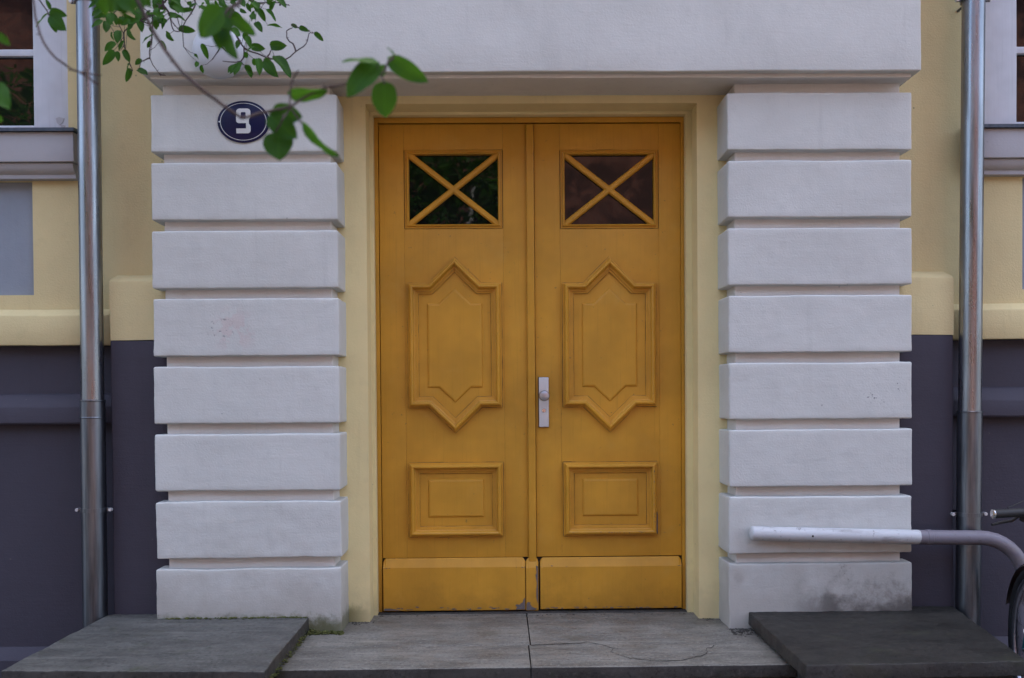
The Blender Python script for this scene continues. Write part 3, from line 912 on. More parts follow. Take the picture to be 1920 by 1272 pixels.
LEAF = ((-.563, .1345, -.4455, .024, -.2095, 'left ochre door leaf with a cover strip along its edge'),
        (.1735, .869, .2945, .7655, .5275, 'right ochre door leaf with the steel lock plate'))
for li, (x0, x1, s0, s1, cx, lab) in enumerate(LEAF):
    dz = -.003 * li
    g0, g1, gz0, gz1 = s0 + .003, s1 - .003, 2.190 + dz, 2.561 + dz
    leaf = boxes('door_leaf', [(x0, g0 + .012, YD + .008, YD + .05, .362, 2.684), (g1 - .012, x1, YD + .008, YD + .05, .362, 2.684),
                               (g0 + .012, g1 - .012, YD + .008, YD + .05, gz1 - .012, 2.684), (g0 + .012, g1 - .012, YD + .008, YD + .05, .362, gz0 + .012)], M_gap, H)
    tag(leaf, lab)
    rbox('stile', x0, s0 - .0002, YD, YD + .006, .6225, 2.683, M_door, leaf, .0008, (2, 1, 6))
    rbox('stile', s1 + .0002, x1, YD, YD + .006, .6225, 2.683, M_door, leaf, .0008, (2, 1, 6))
    rbox('rail', s0 + .0002, s1 - .0002, YD + .0004, YD + .006, gz1, 2.683, M_door, leaf, .0008, (4, 1, 2))
    rbox('board', s0 + .0002, s1 - .0002, YD + .0004, YD + .006, .6225, gz0, M_door, leaf, .0008, (4, 1, 6))
    # transom light
    moulding('transom_moulding', rect(g0, g1, gz0, gz1), [(0, -.004), (0, .003), (.004, .004), (.005, .001), (.009, .001), (.011, .008), (.015, .010), (.019, .006), (.021, -.006), (.021, -.030)], YD, M_doorm, leaf)
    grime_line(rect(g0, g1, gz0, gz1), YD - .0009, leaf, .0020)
    q0, q1, qz0, qz1 = g0 + .018, g1 - .018, gz0 + .018, gz1 - .018
    boxes('pane', [(q0, q1, YD + .022, YD + .027, qz0, qz1)], M_glass, leaf)
    for s in (0, 1):
        a = Vector((q0, qz0 if s else qz1)); b = Vector((q1, qz1 if s else qz0))
        d = (b - a).normalized(); nn = Vector((-d.y, d.x)); w = .0142
        vs = []
        for e in (a, b):
            for ww, yy in ((-w, .020), (-w, .004), (-w * .55, -.002), (w * .55, -.002), (w, .004), (w, .020)):
                p = e + nn * ww
                vs.append((p.x, YD + yy + (.0004 if s else 0), p.y))
        fs = [(i, (i + 1) % 6, 6 + (i + 1) % 6, 6 + i) for i in range(6)] + [tuple(range(6)), tuple(range(6, 12))]
        pyd('glazing_bar', vs, fs, M_doorm, leaf)
    # six-pointed panel
    P = star(cx, .224, .126, 1.932 + dz, 1.339 + dz * .3, 2.056 + dz, 1.217 + dz * .3)
    moulding('star_moulding', P, PROF, YD, M_doorm, leaf)
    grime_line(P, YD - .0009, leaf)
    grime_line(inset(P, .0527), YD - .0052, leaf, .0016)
    Pi = star(cx, .224 - .093, .126 - .050, 1.932 - .097 + dz, 1.339 + .095, 2.056 - .150 + dz, 1.217 + .145)
    moulding('raised_panel', Pi, [(0, -.003), (0, .0005), (.004, .0055), (.010, .0075)], YD, M_door, leaf, True)
    # low panel
    lz0, lz1 = .7215, 1.077 + dz
    Q = rect(cx - .225, cx + .225, lz0, lz1)
    moulding('low_moulding', Q, PROF, YD, M_doorm, leaf)
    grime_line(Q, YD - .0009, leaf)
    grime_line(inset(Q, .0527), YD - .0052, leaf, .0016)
    moulding('raised_panel', rect(cx - .133, cx + .133, lz0 + .094, lz1 - .080), [(0, -.003), (0, .0005), (.004, .0055), (.010, .0075)], YD, M_door, leaf, True)
    # kick board, cover strip
    if li == 0:
        kick(-.560, .1175, .372, .621, .013, .014, leaf)
        kick(.1190, .1800, .368, .617, .014, .008, leaf, 'strip_foot')
        rbox('cover_strip', .1345, .1715, YD - .016, YD + .004, .60, 2.680, M_doorm, leaf, .006, (3, 2, 8))
        rbox('strip_fillet', .1295, .1347, YD - .005, YD + .004, .62, 2.680, M_doorm, leaf, .002, (1, 1, 4))
        # bare wood where the paint has flaked off
        def flake(pts, y, name='paint_flake'):
            n = len(pts)
            vs = [(x, y, z) for x, z in pts] + [(x, y + .002, z) for x, z in pts]
            fs = [tuple(range(n)), tuple(range(n, 2 * n))] + [(i, (i + 1) % n, n + (i + 1) % n, n + i) for i in range(n)]
            return pyd(name, vs, fs, M_bare, leaf)
        flake([(.070, .376), (.114, .376), (.1145, .432), (.108, .424), (.103, .409), (.095, .405), (.088, .398), (.074, .400), (.068, .393), (.078, .388)], YD - .0262)
        flake([(.122, .372), (.160, .372), (.172, .379), (.160, .382), (.147, .388), (.141, .399), (.136, .394), (.141, .408), (.128, .411), (.122, .402)], YD - .0262)
        flake([(.1690, .43), (.1765, .40), (.1765, .58), (.168, .585), (.171, .55), (.166, .535), (.172, .50), (.169, .47)], YD - .0262)
        flake([(-.556, .375), (-.50, .376), (-.47, .3745), (-.50, .381), (-.53, .386), (-.556, .385)], YD - .0262)
    else:
        kick(.1875, .8645, .374, .619, .014, .013, leaf)
        rm = [(.744, .745), (.7505, .728), (.7515, .80), (.749, .835), (.746, .83), (.7475, .80), (.742, .775)]
        n = len(rm)
        pyd('paint_flake', [(x, YD - .0205, z) for x, z in rm] + [(x, YD - .006, z) for x, z in rm],
            [tuple(range(n))] + [(i, (i + 1) % n, n + (i + 1) % n, n + i) for i in range(n)], M_bare, leaf)
        # lock plate, knob, cylinder
        rbox('lock_backing', .1855, .2355, YD - .006, YD + .002, 1.2415, 1.4815, M_gap, leaf, .002, (2, 1, 4))
        rbox('lock_plate', .1885, .2345, YD - .014, YD - .003, 1.2435, 1.4795, M_steel, leaf, .0022, (2, 1, 4))
        lathe('door_knob', [(.011, 0), (.011, .018), (.013, .026), (.021, .034), (.0255, .043), (.0255, .051), (.022, .057), (.012, .060), (.004, .061)], (.2112, YD - .012, 1.392), (0, -1, 0), M_knob, leaf)
        lathe('lock_cylinder', [(.0085, 0), (.0085, .0045), (.0075, .0055), (.002, .0055)], (.2112, YD - .0128, 1.322), (0, -1, 0), M_chrome, leaf, 18)
        boxes('lock_cylinder_foot', [(.2067, .2157, YD - .0165, YD - .012, 1.303, 1.319)], M_steel, leaf)
        boxes('keyhole', [(.2102, .2122, YD - .0193, YD - .018, 1.317, 1.328)], M_gap, leaf)
def chips(leaf, spots, seed):
    rc = random.Random(seed); vs, fs = [], []
    for x, y, z, sx, sz in spots:
        n = 7; b = len(vs)
        for k in range(n):
            a = 2 * pi * k / n
            q = rc.uniform(.45, 1.1)
            vs.append((x + cos(a) * sx * q, y, z + sin(a) * sz * q))
        fs.append(tuple(range(b, b + n)))
    return tag(pyd('paint_chips', vs, fs, M_bare, leaf), None, None, None, 'stuff')
rc_ = random.Random(21)
for li, leaf in enumerate((bpy.data.objects['door_leaf'], bpy.data.objects['door_leaf.001'])):
    x0, x1 = ((-.55, .11), (.195, .86))[li]
    sp_ = []
    for k in range(26):                                   # along the foot of the kick board
        sp_.append((rc_.uniform(x0, x1), YD - .0258, .3775 + abs(rc_.gauss(0, .004)), rc_.uniform(.003, .016), rc_.uniform(.0012, .004)))
    for k in range(9):                                    # upper arris of the kick board
        sp_.append((rc_.choice((x0, x1)) + rc_.gauss(0, .05) * (1 if rc_.random() < .4 else .1), YD - .0262, .5775 + rc_.gauss(0, .0018), rc_.uniform(.002, .007), rc_.uniform(.001, .0022)))
    if li:
        for k in range(16):                               # lower arris of the low panel moulding
            sp_.append((rc_.gauss(.56, .10), YD - .0358, .7405 + rc_.gauss(0, .002), rc_.uniform(.002, .007), rc_.uniform(.0008, .002)))
        for k in range(10):
            sp_.append((.7345 + rc_.gauss(0, .0015), YD - .0358, rc_.uniform(.75, 1.05), rc_.uniform(.001, .0025), rc_.uniform(.002, .007)))
    sp_ = [p for p in sp_ if x0 - .008 < p[0] < x1 + .004 and p[2] > .376]
    chips(leaf, sp_, 5 + li)
rbox('threshold', -.583, .885, .135, .23, .345, .366, M_rough, H, .004, (8, 1, 1), .002)

# ---------------------------------------------------------------- windows
def window(x0, x1, z0, z1, lab, full=True):
    cw = .165 if full else .10
    w = rbox('window', x0 + .002, x0 + cw, .022, .075, z0, z1 - .002, M_frame, H, .004, (2, 1, 6), .001)
    if lab:
        tag(w, lab)
    rbox('casing', x1 - cw, x1 - .002, .022, .075, z0, z1 - .002, M_frame, w, .004, (2, 1, 6), .001)
    rbox('casing', x0 + cw, x1 - cw, .022, .075, z1 - cw, z1 - .002, M_frame, w, .004)
    a, b = x0 + cw, x1 - cw
    m = (a + b) / 2
    rbox('bottom_rail', a, b, .030, .075, z0, z0 + .040, M_frame, w, .004)
    for zz in (z0 + .355, z0 + .90):
        rbox('transom_bar', a, b, .034, .075, zz, zz + .032, M_frame, w, .004)
    rbox('mullion', m - .035, m + .035, .030, .075, z0 + .04, z1 - cw, M_frame, w, .004)
    for xa, xb in ((a, m - .035), (m + .035, b)):
        zs = [z0 + .04, z0 + .355, z0 + .387, z0 + .90, z0 + .932, z1 - cw]
        for k in range(0, 6, 2):
            boxes('pane', [(xa - .005, xb + .005, .056, .061, zs[k] - .005, zs[k + 1] + .005)], M_glass, w)
    return w
for k, (a, b) in enumerate(WIN):
    w = window(a, b, 2.603, 4.35, ['left white framed window above a blue grey sill', 'right white framed window above a blue grey sill'][k])
    pyd('sill', [(a - .10, .06, 2.612), (b + .065, .06, 2.612), (b + .065, -.098, 2.598), (a - .10, -.098, 2.598), (a - .10, .06, 2.602), (b + .065, .06, 2.602), (b + .065, -.095, 2.584), (a - .10, -.095, 2.584)],
        [(0, 1, 2, 3), (4, 5, 6, 7), (0, 1, 5, 4), (1, 2, 6, 5), (2, 3, 7, 6), (3, 0, 4, 7)], M_sill, w)
    rbox('apron', a - .085, b + .055, -.078, .02, 2.452, 2.5835, M_apron, w, .003, (12, 1, 2), .0015)
    extrude_x('apron_moulding', [(.02, 2.450), (-.062, 2.450), (-.064, 2.444), (-.060, 2.430), (-.050, 2.416), (-.038, 2.406), (-.034, 2.404), (-.034, 2.387), (-.030, 2.384), (.02, 2.384)],
              a - .07, b + .045, M_apron, w, 10, .001)
# flaked paint on the casing by the left pipe
pts = [(-2.010, 2.672), (-1.996, 2.678), (-1.972, 2.672), (-1.978, 2.655), (-1.992, 2.640), (-2.006, 2.652)]
for x, z, s in ((0, 0, 1), (.012, -.028, .55)):
    P2 = [(-1.99 + (a + 1.99) * s + x, .0195, 2.66 + (b - 2.66) * s + z) for a, b in pts]
    n = len(P2)
    pyd('paint_flake', P2 + [(a, .03, b) for a, _, b in P2], [tuple(range(n))] + [(i, (i + 1) % n, n + (i + 1) % n, n + i) for i in range(n)], M_apron, bpy.data.objects['window'])
for cx in (-5.6, 5.6):
    window(cx - .58, cx + .58, 2.603, 4.35, None, False)
for cx in (-5.6, -2.53, .15, 2.85, 5.6):
    window(cx - .55, cx + .55, 5.6, 7.3, None, False)

# ---------------------------------------------------------------- entrance steps
S = thing('entrance_steps', 'grey stone entrance landing flanked by two raised side slabs', 'steps', (.12, -.6, 0))
for x0, x1, y0, y1 in ((-.86, .1115, -.765, -.4365), (-.86, .1195, -.4345, .165), (.1145, 1.13, -.765, -.4365), (.1225, 1.13, -.4345, .165)):
    rbox('landing_stone', x0, x1, y0, y1, .312, .3605, M_land, S, .004, (24, 12, 1), .0012, 5, x0 * 3)
boxes('landing_base', [(-.85, 1.12, -.72, .2, 0, .3115)], M_rough, S)
rbox('step', -.95, 1.2, -1.10, -.72, .14, .18, M_land, S, .006, (10, 4, 1), .002)
boxes('step_base', [(-.9, 1.15, -1.06, -.73, 0, .1395)], M_rough, S)
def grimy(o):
    """Riser and edge faces of the stones are caked with dark dirt."""
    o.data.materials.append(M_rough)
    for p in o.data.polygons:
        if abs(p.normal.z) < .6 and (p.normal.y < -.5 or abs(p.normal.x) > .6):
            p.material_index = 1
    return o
for o in list(S.children):
    if o.name.startswith(('landing_stone', 'step')) and 'base' not in o.name:
        grimy(o)
def quad_slab(name, q, z0, z1, mat, lab, nx=40, ny=34):
    A, B, C, D = [Vector((*p, 0)) for p in q]     # back-left, front-left, front-right, back-right
    def sh(p):
        u, v = p.x, p.y
        o = (A * (1 - u) + D * u) * v + (B * (1 - u) + C * u) * (1 - v)
        return Vector((o.x, o.y, p.z)) + noise.noise_vector(Vector((o.x, o.y, p.z)) * 7) * .0025 + noise.noise_vector(Vector((o.x, o.y, p.z)) * 33) * .0022
    o = rbox(name, 0, 1, 0, 1, z0, z1, mat, S, .005, (nx, ny, 1), 0, shear=sh)
    return tag(grimy(o), lab)
quad_slab('side_slab', ((-1.752, -.103), (-1.784, -.976), (-.837, -1.02), (-.842, -.10)), .372, .430, M_stoneL, 'left side slab, pale grey stone with mossy edges')
quad_slab('side_slab', ((1.093, -.10), (1.081, -1.027), (1.885, -1.0), (2.035, -.122)), .376, .432, M_stoneR, 'right side slab, almost black stone')
boxes('cheek_wall', [(-1.74, -.88, -.95, -.11, 0, .3715)], M_rough, S)
boxes('cheek_wall', [(1.13, 1.85, -.97, -.13, 0, .3755)], M_rough, S)
# crack across the right half of the landing
cr = [(.117, -.446), (.224, -.432), (.300, -.425), (.357, -.411), (.41, -.45), (.457, -.514), (.437, -.567), (.47, -.61), (.505, -.654), (.55, -.68), (.589, -.701), (.699, -.695), (.76, -.66), (.807, -.616), (.83, -.56), (.875, -.477)]
cr2 = []
for (ax, ay), (bx, by) in zip(cr, cr[1:]):
    for k in range(4):
        u = k / 4
        cr2.append((ax + (bx - ax) * u + random.gauss(0, .003), ay + (by - ay) * u + random.gauss(0, .005)))
cr = cr2 + [cr[-1]]
vs, fs = [], []
for i, (x, y) in enumerate(cr):
    a, b = Vector(cr[max(i - 1, 0)]), Vector(cr[min(i + 1, len(cr) - 1)])
    d = (b - a).normalized()
    k = .25 + .75 * random.random()
    ox, oy = -d.y * .0016 * k, d.x * .0042 * k
    vs += [(x + ox, y + oy, .3628), (x - ox, y - oy, .3628)]
    if i:
        fs.append((2 * i - 2, 2 * i, 2 * i + 1, 2 * i - 1))
pyd('crack', vs, fs, M_crack, S)
# moss cushions and grit along the feet of the piers
def moss(name, spots, parent, mat):
    bm = bmesh.new()
    for x, y, z, r in spots:
        g = bmesh.ops.create_icosphere(bm, subdivisions=1, radius=r)
        for v in g['verts']:
            v.co = Vector((v.co.x * 1.5, v.co.y, v.co.z * .6)) * (1 + .5 * noise.noise(v.co * 90 + Vector((x * 40, y * 40, 0)))) + Vector((x, y, z))
    return tag(bmobj(name, bm, mat, parent), None, None, None, 'stuff')
sp = []
for i in range(420):
    x = random.uniform(-1.46, -.845)
    k = .5 + .5 * noise.noise(Vector((x * 6, 1, 0)))
    if random.random() < .25 + .9 * max(0, (x + 1.35)) * k:
        sp.append((x, -.203 - abs(random.gauss(0, .008)), .431 + random.random() * .004, random.uniform(.002, .006)))
for i in range(260):
    x = random.uniform(-.84, -.69)
    sp.append((x, -.206 - abs(random.gauss(0, .014)), .361 + abs(random.gauss(0, .006)), random.uniform(.002, .006)))
for i in range(150):
    y = random.uniform(-.95, -.2)
    sp.append((-.836 + random.gauss(0, .003), y, random.uniform(.362, .39), random.uniform(.002, .005)))
moss('moss', sp, S, M_moss)
gr = []
for i in range(300):
    x = random.choice([random.gauss(-.66, .05), random.gauss(1.0, .05), random.uniform(-.6, .9)])
    y = random.uniform(-.03, .02) if -.58 > x or x > .9 else random.uniform(.10, .13)
    gr.append((x, y - abs(random.gauss(0, .012)), .361, random.uniform(.001, .0035)))
for i in range(200):
    gr.append((random.uniform(1.0, 1.10), -.2 - abs(random.gauss(0, .06)), .361, random.uniform(.001, .004)))
moss('grit', gr, S, M_rough)

# ---------------------------------------------------------------- downpipes
def downpipe(lab, xt, xb, y, zj, zc, flip, zb):
    T = thing('downpipe', lab, 'drainpipe', (xb, y, 0), 'zinc downpipes beside the entrance')
    X = lambda z: xb + (xt - xb) * (z - .4) / 2.7
    tube('upper_pipe', [(X(z), y, z) for z in (zj - .04, 1.8, 2.4, 3.2, 8.8)][:], .0485, M_zinc, T, None, 40)
    tube('lower_pipe', [(X(z), y, z) for z in (zb, .5, zc, zj)], .0525, M_zincold, T, None, 40)
    lathe('sleeve_ring', [(.0535, -.004), (.0555, -.002), (.0555, .003), (.0535, .005)], (X(zj), y, zj), (0, 0, 1), M_zincold, T, 40)
    if not flip:
        lathe('sleeve_ring', [(.0530, -.003), (.0545, -.001), (.0545, .002), (.0530, .004)], (X(zj - .075), y, zj - .075), (0, 0, 1), M_zincold, T, 40)
    for z, yy in ((zc, 1), (3.14, 1)):
        lathe('clamp', [(.0505, -.009), (.0560, -.009), (.0560, .009), (.0505, .009)], (X(z), y, z), (0, 0, 1), M_zincold, T, 40)
        for s in (-1, 1):
            rbox('clamp_ear', X(z) + s * .056 - (.018 if s < 0 else 0), X(z) + s * .056 + (.018 if s > 0 else 0), y - .004, y + .004, z - .009, z + .009, M_zincold, T, .002, (1, 1, 1))
            lathe('clamp_screw', [(.0075, -.010), (.0085, -.006), (.0085, .006), (.0075, .010)], (X(z) + s * .073, y, z), (0, 1, 0), M_steel, T, 8)
        tube('wall_hook', [(X(z) - .01, y + .045, z), (X(z) - .01, .02, z)], .006, M_zincold, T, None, 8)
    return T
downpipe('left zinc downpipe crossed by a bare twig, beside the house number', -1.797, -1.803, -.125, 1.385, .902, False, .02)
downpipe('right zinc downpipe passing behind the bent rail', 2.123, 2.100, -.125, 1.306, .848, True, .02)

# ---------------------------------------------------------------- house number plate
SG = thing('house_number_plate', 'oval dark blue enamel plate with a white number 9', 'sign', (-1.0995, -.203, 2.589))
sc = Vector((-1.0995, -.2035, 2.589)); RX, RZ = .1125, .0905
def dome(f):
    return .010 * (1 - f * f) + .002
prof = [1, .99, .95, .85, .7, .5, .25, .02]
bm = bmesh.new(); rings = []; seg = 64
for f, h in [(1.0, 0)] + [(f, dome(f)) for f in prof]:
    rings.append([bm.verts.new(sc + Vector((cos(2 * pi * k / seg) * RX * f, -h, sin(2 * pi * k / seg) * RZ * f))) for k in range(seg)])
for p, q in zip(rings, rings[1:]):
    for k in range(seg):
        bm.faces.new((p[k], p[(k + 1) % seg], q[(k + 1) % seg], q[k]))
bm.faces.new(rings[-1])
bmobj('plate', bm, M_enamel, SG)
bm = bmesh.new(); rings = []
for f, e in ((.895, 0), (.895, .0008), (.872, .0008), (.872, 0)):
    rings.append([bm.verts.new(sc + Vector((cos(2 * pi * k / seg) * RX * f, -dome(f) - e, sin(2 * pi * k / seg) * RZ * f))) for k in range(seg)])
for p, q in zip(rings, rings[1:]):
    for k in range(seg):
        bm.faces.new((p[k], p[(k + 1) % seg], q[(k + 1) % seg], q[k]))
bmobj('border_line', bm, M_enw, SG)
# the figure 9, block lettering drawn as one closed band
def arc(cx, cz, r, a0, a1, n=5):
    return [(cx + r * cos(radians(a0 + (a1 - a0) * i / n)), cz + r * sin(radians(a0 + (a1 - a0) * i / n))) for i in range(n + 1)]
W, Hh, T9 = .031, .0535, .0195
outer = [(-W, -Hh)] + arc(W - .013, -Hh + .013, .013, -90, 0) + arc(W - .015, Hh - .015, .015, 0, 90) + arc(-W + .015, Hh - .015, .015, 90, 180) + arc(-W + .013, -.0105 + .013, .013, 180, 270) \
    + [(W - T9, -.0105), (W - T9, -Hh + .0205), (-W, -Hh + .0205)]
hole = arc(.0065, .036 - .003, .004, 0, 90, 3) + arc(-.0065, .036 - .003, .004, 90, 180, 3) + arc(-.0065, .0105 + .003, .004, 180, 270, 3) + arc(.0065, .0105 + .003, .004, 270, 360, 3)
bm = bmesh.new()
def yd(x, z):
    return -dome(min(1, math.hypot(x / RX, z / RZ))) - .0012
def lp(pts):
    v = [bm.verts.new((x, 0, z)) for x, z in pts]
    return [bm.edges.new((v[i], v[(i + 1) % len(v)])) for i in range(len(v))]
ed = lp(outer) + lp(hole)
bmesh.ops.triangle_fill(bm, edges=ed, use_beauty=True)
for v in bm.verts:
    x, z = v.co.x, v.co.z
    v.co = sc + Vector((x + .0015, yd(x, z), z + .002))
bmobj('number', bm, M_enw, SG, False)
for s in (-1, 1):
    lathe('rivet', [(.0035, 0), (.0035, .002), (.002, .0032), (.0005, .0034)], sc + Vector((s * RX * .925, -dome(.925), 0)), (0, -1, 0), M_steel, SG, 12)

# ---------------------------------------------------------------- round lamp
LA = thing('wall_lamp', 'round white wall lamp on the lintel, half hidden by leaves, unlit', 'lamp', (-1.168, -.28, 2.853))
lathe('lamp_base', [(.100, 0), (.104, .004), (.104, .028), (.100, .032)], (-1.168, -.279, 2.853), (0, -1, 0), M_apron, LA, 40)
lathe('lamp_shade', [(.108, .024), (.1135, .028), (.1135, .040), (.111, .052), (.102, .068), (.086, .082), (.062, .092), (.034, .098), (.004, .100)], (-1.168, -.279, 2.853), (0, -1, 0), M_opal, LA, 48)

# ---------------------------------------------------------------- bent rail
rail_pts = [(1.100, .787), (1.25, .781), (1.446, .775), (1.66, .769), (1.84, .764), (2.0, .761), (2.09, .760)]
for i in range(1, 10):
    a = radians(90 - 90 * i / 9)
    rail_pts.append((2.09 + .20 * cos(a), .560 + .20 * sin(a)))
rail_pts += [(2.292, .4), (2.293, .2), (2.294, -.01)]
RA = thing('bent_rail', 'bent tube rail, white on the pier and grey where it turns down', 'railing', (2.294, -.245, 0))
tube('rail_tube', [(x, -.2385 - .01 * max(0, x - 1.1), z) for x, z in rail_pts], .0315, M_rail, RA, None, 20)
lathe('end_cap', [(.0315, 0), (.0305, .004), (.026, .009), (.016, .013), (.003, .0145)], (1.1005, -.2385, .787), (-1, 0, .03), M_rail, RA, 20)
lathe('coupling_ring', [(.0318, -.012), (.0335, -.010), (.0335, .010), (.0318, .012)], (1.868, -.2463, .7635), (1, 0, -.02), M_rail, RA, 20)
lathe('screw_hole', [(.0045, 0), (.0045, .002), (.001, .002)], (1.352, -.2712, .7765), (0, -1, 0), M_gap, RA, 10)

# ---------------------------------------------------------------- bicycle
BK = thing('bicycle', 'dark bicycle with teal frame parked at the wall, cut off by the right edge', 'bicycle', (2.17, -.5, 0))
fd = Vector((sin(radians(13)), cos(radians(13)), 0)); fs_ = Vector((fd.y, -fd.x, 0))
def W3(c, a, b, z):
    return Vector((c[0], c[1], 0)) + fd * a + fs_ * b + Vector((0, 0, z))
FW = (2.195, -.5)
def wheel(c):
    ct = Vector((c[0], c[1], .335))
    bm = bmesh.new()
    def torus(R, r, sy=1.):
        rr = []
        for i in range(48):
            a = 2 * pi * i / 48
            e = fd * cos(a) + Vector((0, 0, 1)) * sin(a)
            rr.append([bm.verts.new(ct + e * (R + r * cos(2 * pi * k / 10)) + fs_ * r * sy * sin(2 * pi * k / 10)) for k in range(10)])
        for i in range(48):
            p, q = rr[i], rr[(i + 1) % 48]
            for k in range(10):
                bm.faces.new((p[k], p[(k + 1) % 10], q[(k + 1) % 10], q[k]))
    torus(.315, .019)
    wo = bmobj('wheel', bm, M_rubber, BK)
    bm = bmesh.new(); torus(.290, .010, 1.1); bmobj('rim', bm, M_knob, wo)
    bm = bmesh.new()
    for i in range(28):
        a = 2 * pi * i / 28
        e = fd * cos(a) + Vector((0, 0, 1)) * sin(a)
        e2 = fd * cos(a + .5) + Vector((0, 0, 1)) * sin(a + .5)
        tube_bm(bm, [ct + e2 * .02 + fs_ * (.028 if i % 2 else -.028), ct + e * .285], .0011, None, 4)
    bmobj('spokes', bm, M_chrome, wo)
    lathe('hub', [(.008, -.05), (.018, -.034), (.012, -.028), (.012, .028), (.018, .034), (.008, .05)], ct, fs_, M_chrome, wo, 14)
    return ct
c1 = wheel(FW)
RWc = (FW[0] - fd.x * 1.05, FW[1] - fd.y * 1.05)
c2 = wheel(RWc)
t = NT('brown_mudguard'); M_mud = t.bsdf((.05, .032, .025), .3)
def mud(c, a0, a1):
    vs, fcs = [], []
    n = 22
    for i in range(n + 1):
        a = radians(a0 + (a1 - a0) * i / n)
        e = fd * cos(a) + Vector((0, 0, 1)) * sin(a)
        for s, dr in ((-.028, -.012), (-.018, 0), (0, .004), (.018, 0), (.028, -.012)):
            vs.append(c + e * (.350 + dr) + fs_ * s)
            vs.append(c + e * (.3475 + dr) + fs_ * s)
    for i in range(n):
        for k in range(4):
            a, b = i * 10 + 2 * k, (i + 1) * 10 + 2 * k
            fcs += [(a, a + 2, b + 2, b), (a + 1, b + 1, b + 3, a + 3)]
    pyd('mudguard', vs, fcs, M_mud, BK, True)
mud(c1, 20, 165)
mud(c2, 40, 190)
head_b, head_t = W3(FW, -.155, 0, .66), W3(FW, -.205, 0, .86)
bb, seat_t = W3(FW, -.62, 0, .30), W3(FW, -.80, 0, .78)
tube('top_tube', [head_t + Vector((0, 0, -.03)), seat_t], .015, M_teal, BK)
tube('down_tube', [head_b + Vector((0, 0, .02)), bb], .018, M_teal, BK)
tube('seat_tube', [bb, seat_t + Vector((0, 0, .02))], .015, M_teal, BK)
tube('head_tube', [head_b, head_t], .019, M_teal, BK)
for s in (-1, 1):
    o = fs_ * .045 * s
    tube('fork_blade', [head_b + o * .6, head_b + o + fd * .06 + Vector((0, 0, -.12)), c1 + o], .010, M_teal, BK, .007)
    tube('chain_stay', [bb + o * .5, c2 + o], .009, M_teal, BK)
    tube('seat_stay', [seat_t + o * .4, c2 + o], .008, M_teal, BK)
    hb = head_t + Vector((0, 0, .07))
    e0, e1, e2 = hb + fs_ * .05 * s, hb + fs_ * .09 * s + fd * -.02 + Vector((0, 0, .01)), hb + fs_ * .115 * s + fd * -.05
    tip = hb + fs_ * .232 * s - fd * .085 + Vector((0, 0, -.005))
    tube('handlebar', [hb, e0, e1, e2, tip - (tip - e2) * .2], .011, M_rubber, BK)
    g0 = e2 + (tip - e2) * .05
    tube('grip', [g0, (g0 + tip) / 2, tip], .0165, M_rubber, BK, .0175)
    dv = (tip - g0).normalized()
    lathe('grip_end', [(.0165, 0), (.0185, .002), (.0185, .006), (.012, .009)], tip, dv, M_chrome, BK, 14)
    lv = [g0 + fd * .03 + Vector((0, 0, -.012)), g0 + fd * .045 + dv * .03 + Vector((0, 0, -.036)), g0 + fd * .05 + dv * .08 + Vector((0, 0, -.042)), tip + fd * .03 + Vector((0, 0, -.046))]
    tube('brake_lever', lv, .0075, M_rubber, BK, .0045)
    tube('brake_mount', [g0 + Vector((0, 0, .012)) - dv * .02, g0 + fd * .03 + Vector((0, 0, -.035)) - dv * .01], .014, M_rubber, BK)
tube('stem', [head_t, head_t + Vector((0, 0, .075))], .013, M_chrome, BK)
tube('seat_post', [seat_t, seat_t + (seat_t - bb).normalized() * .13], .013, M_chrome, BK)
sp_ = seat_t + (seat_t - bb).normalized() * .14
bm = bmesh.new(); rr = []
for i in range(9):
    u = i / 8
    w = .015 + .065 * max(0, (u - .35) / .65) ** 1.2
    cpt = sp_ + fd * (.15 - .27 * u) + Vector((0, 0, .01 * cos(u * 6)))
    rr.append([bm.verts.new(cpt + fs_ * w * cos(2 * pi * k / 12) + Vector((0, 0, .028 * sin(2 * pi * k / 12) * (1 if sin(2 * pi * k / 12) > 0 else .6)))) for k in range(12)])
for p, q in zip(rr, rr[1:]):
    for k in range(12):
        bm.faces.new((p[k], p[(k + 1) % 12], q[(k + 1) % 12], q[k]))
bm.faces.new(rr[0]); bm.faces.new(rr[-1])
bmobj('saddle', bm, M_rubber, BK)
lathe('chainring', [(.09, -.003), (.095, 0), (.09, .003)], bb + fs_ * .05, fs_, M_chrome, BK, 32)
for s in (-1, 1):
    cr0 = bb + fs_ * .06 * s
    cr1 = cr0 + (fd * .12 + Vector((0, 0, -.12))) * s
    tube('crank', [cr0, cr1], .008, M_chrome, BK)
    rbox('pedal', *(lambda p: (p.x - .04, p.x + .04, p.y - .03, p.y + .03, p.z - .01, p.z + .01))(cr1 + fs_ * .045 * s), M_rubber, BK, .005, (1, 1, 1))
tube('brake_cable', [head_t + Vector((0, 0, .08)) - fs_ * .16, head_t + fd * .10 + Vector((0, 0, .10)) - fs_ * .07, head_t + fd * .09 + Vector((0, 0, -.04)), head_b + fd * .03], .0025, M_rubber, BK, None, 6)

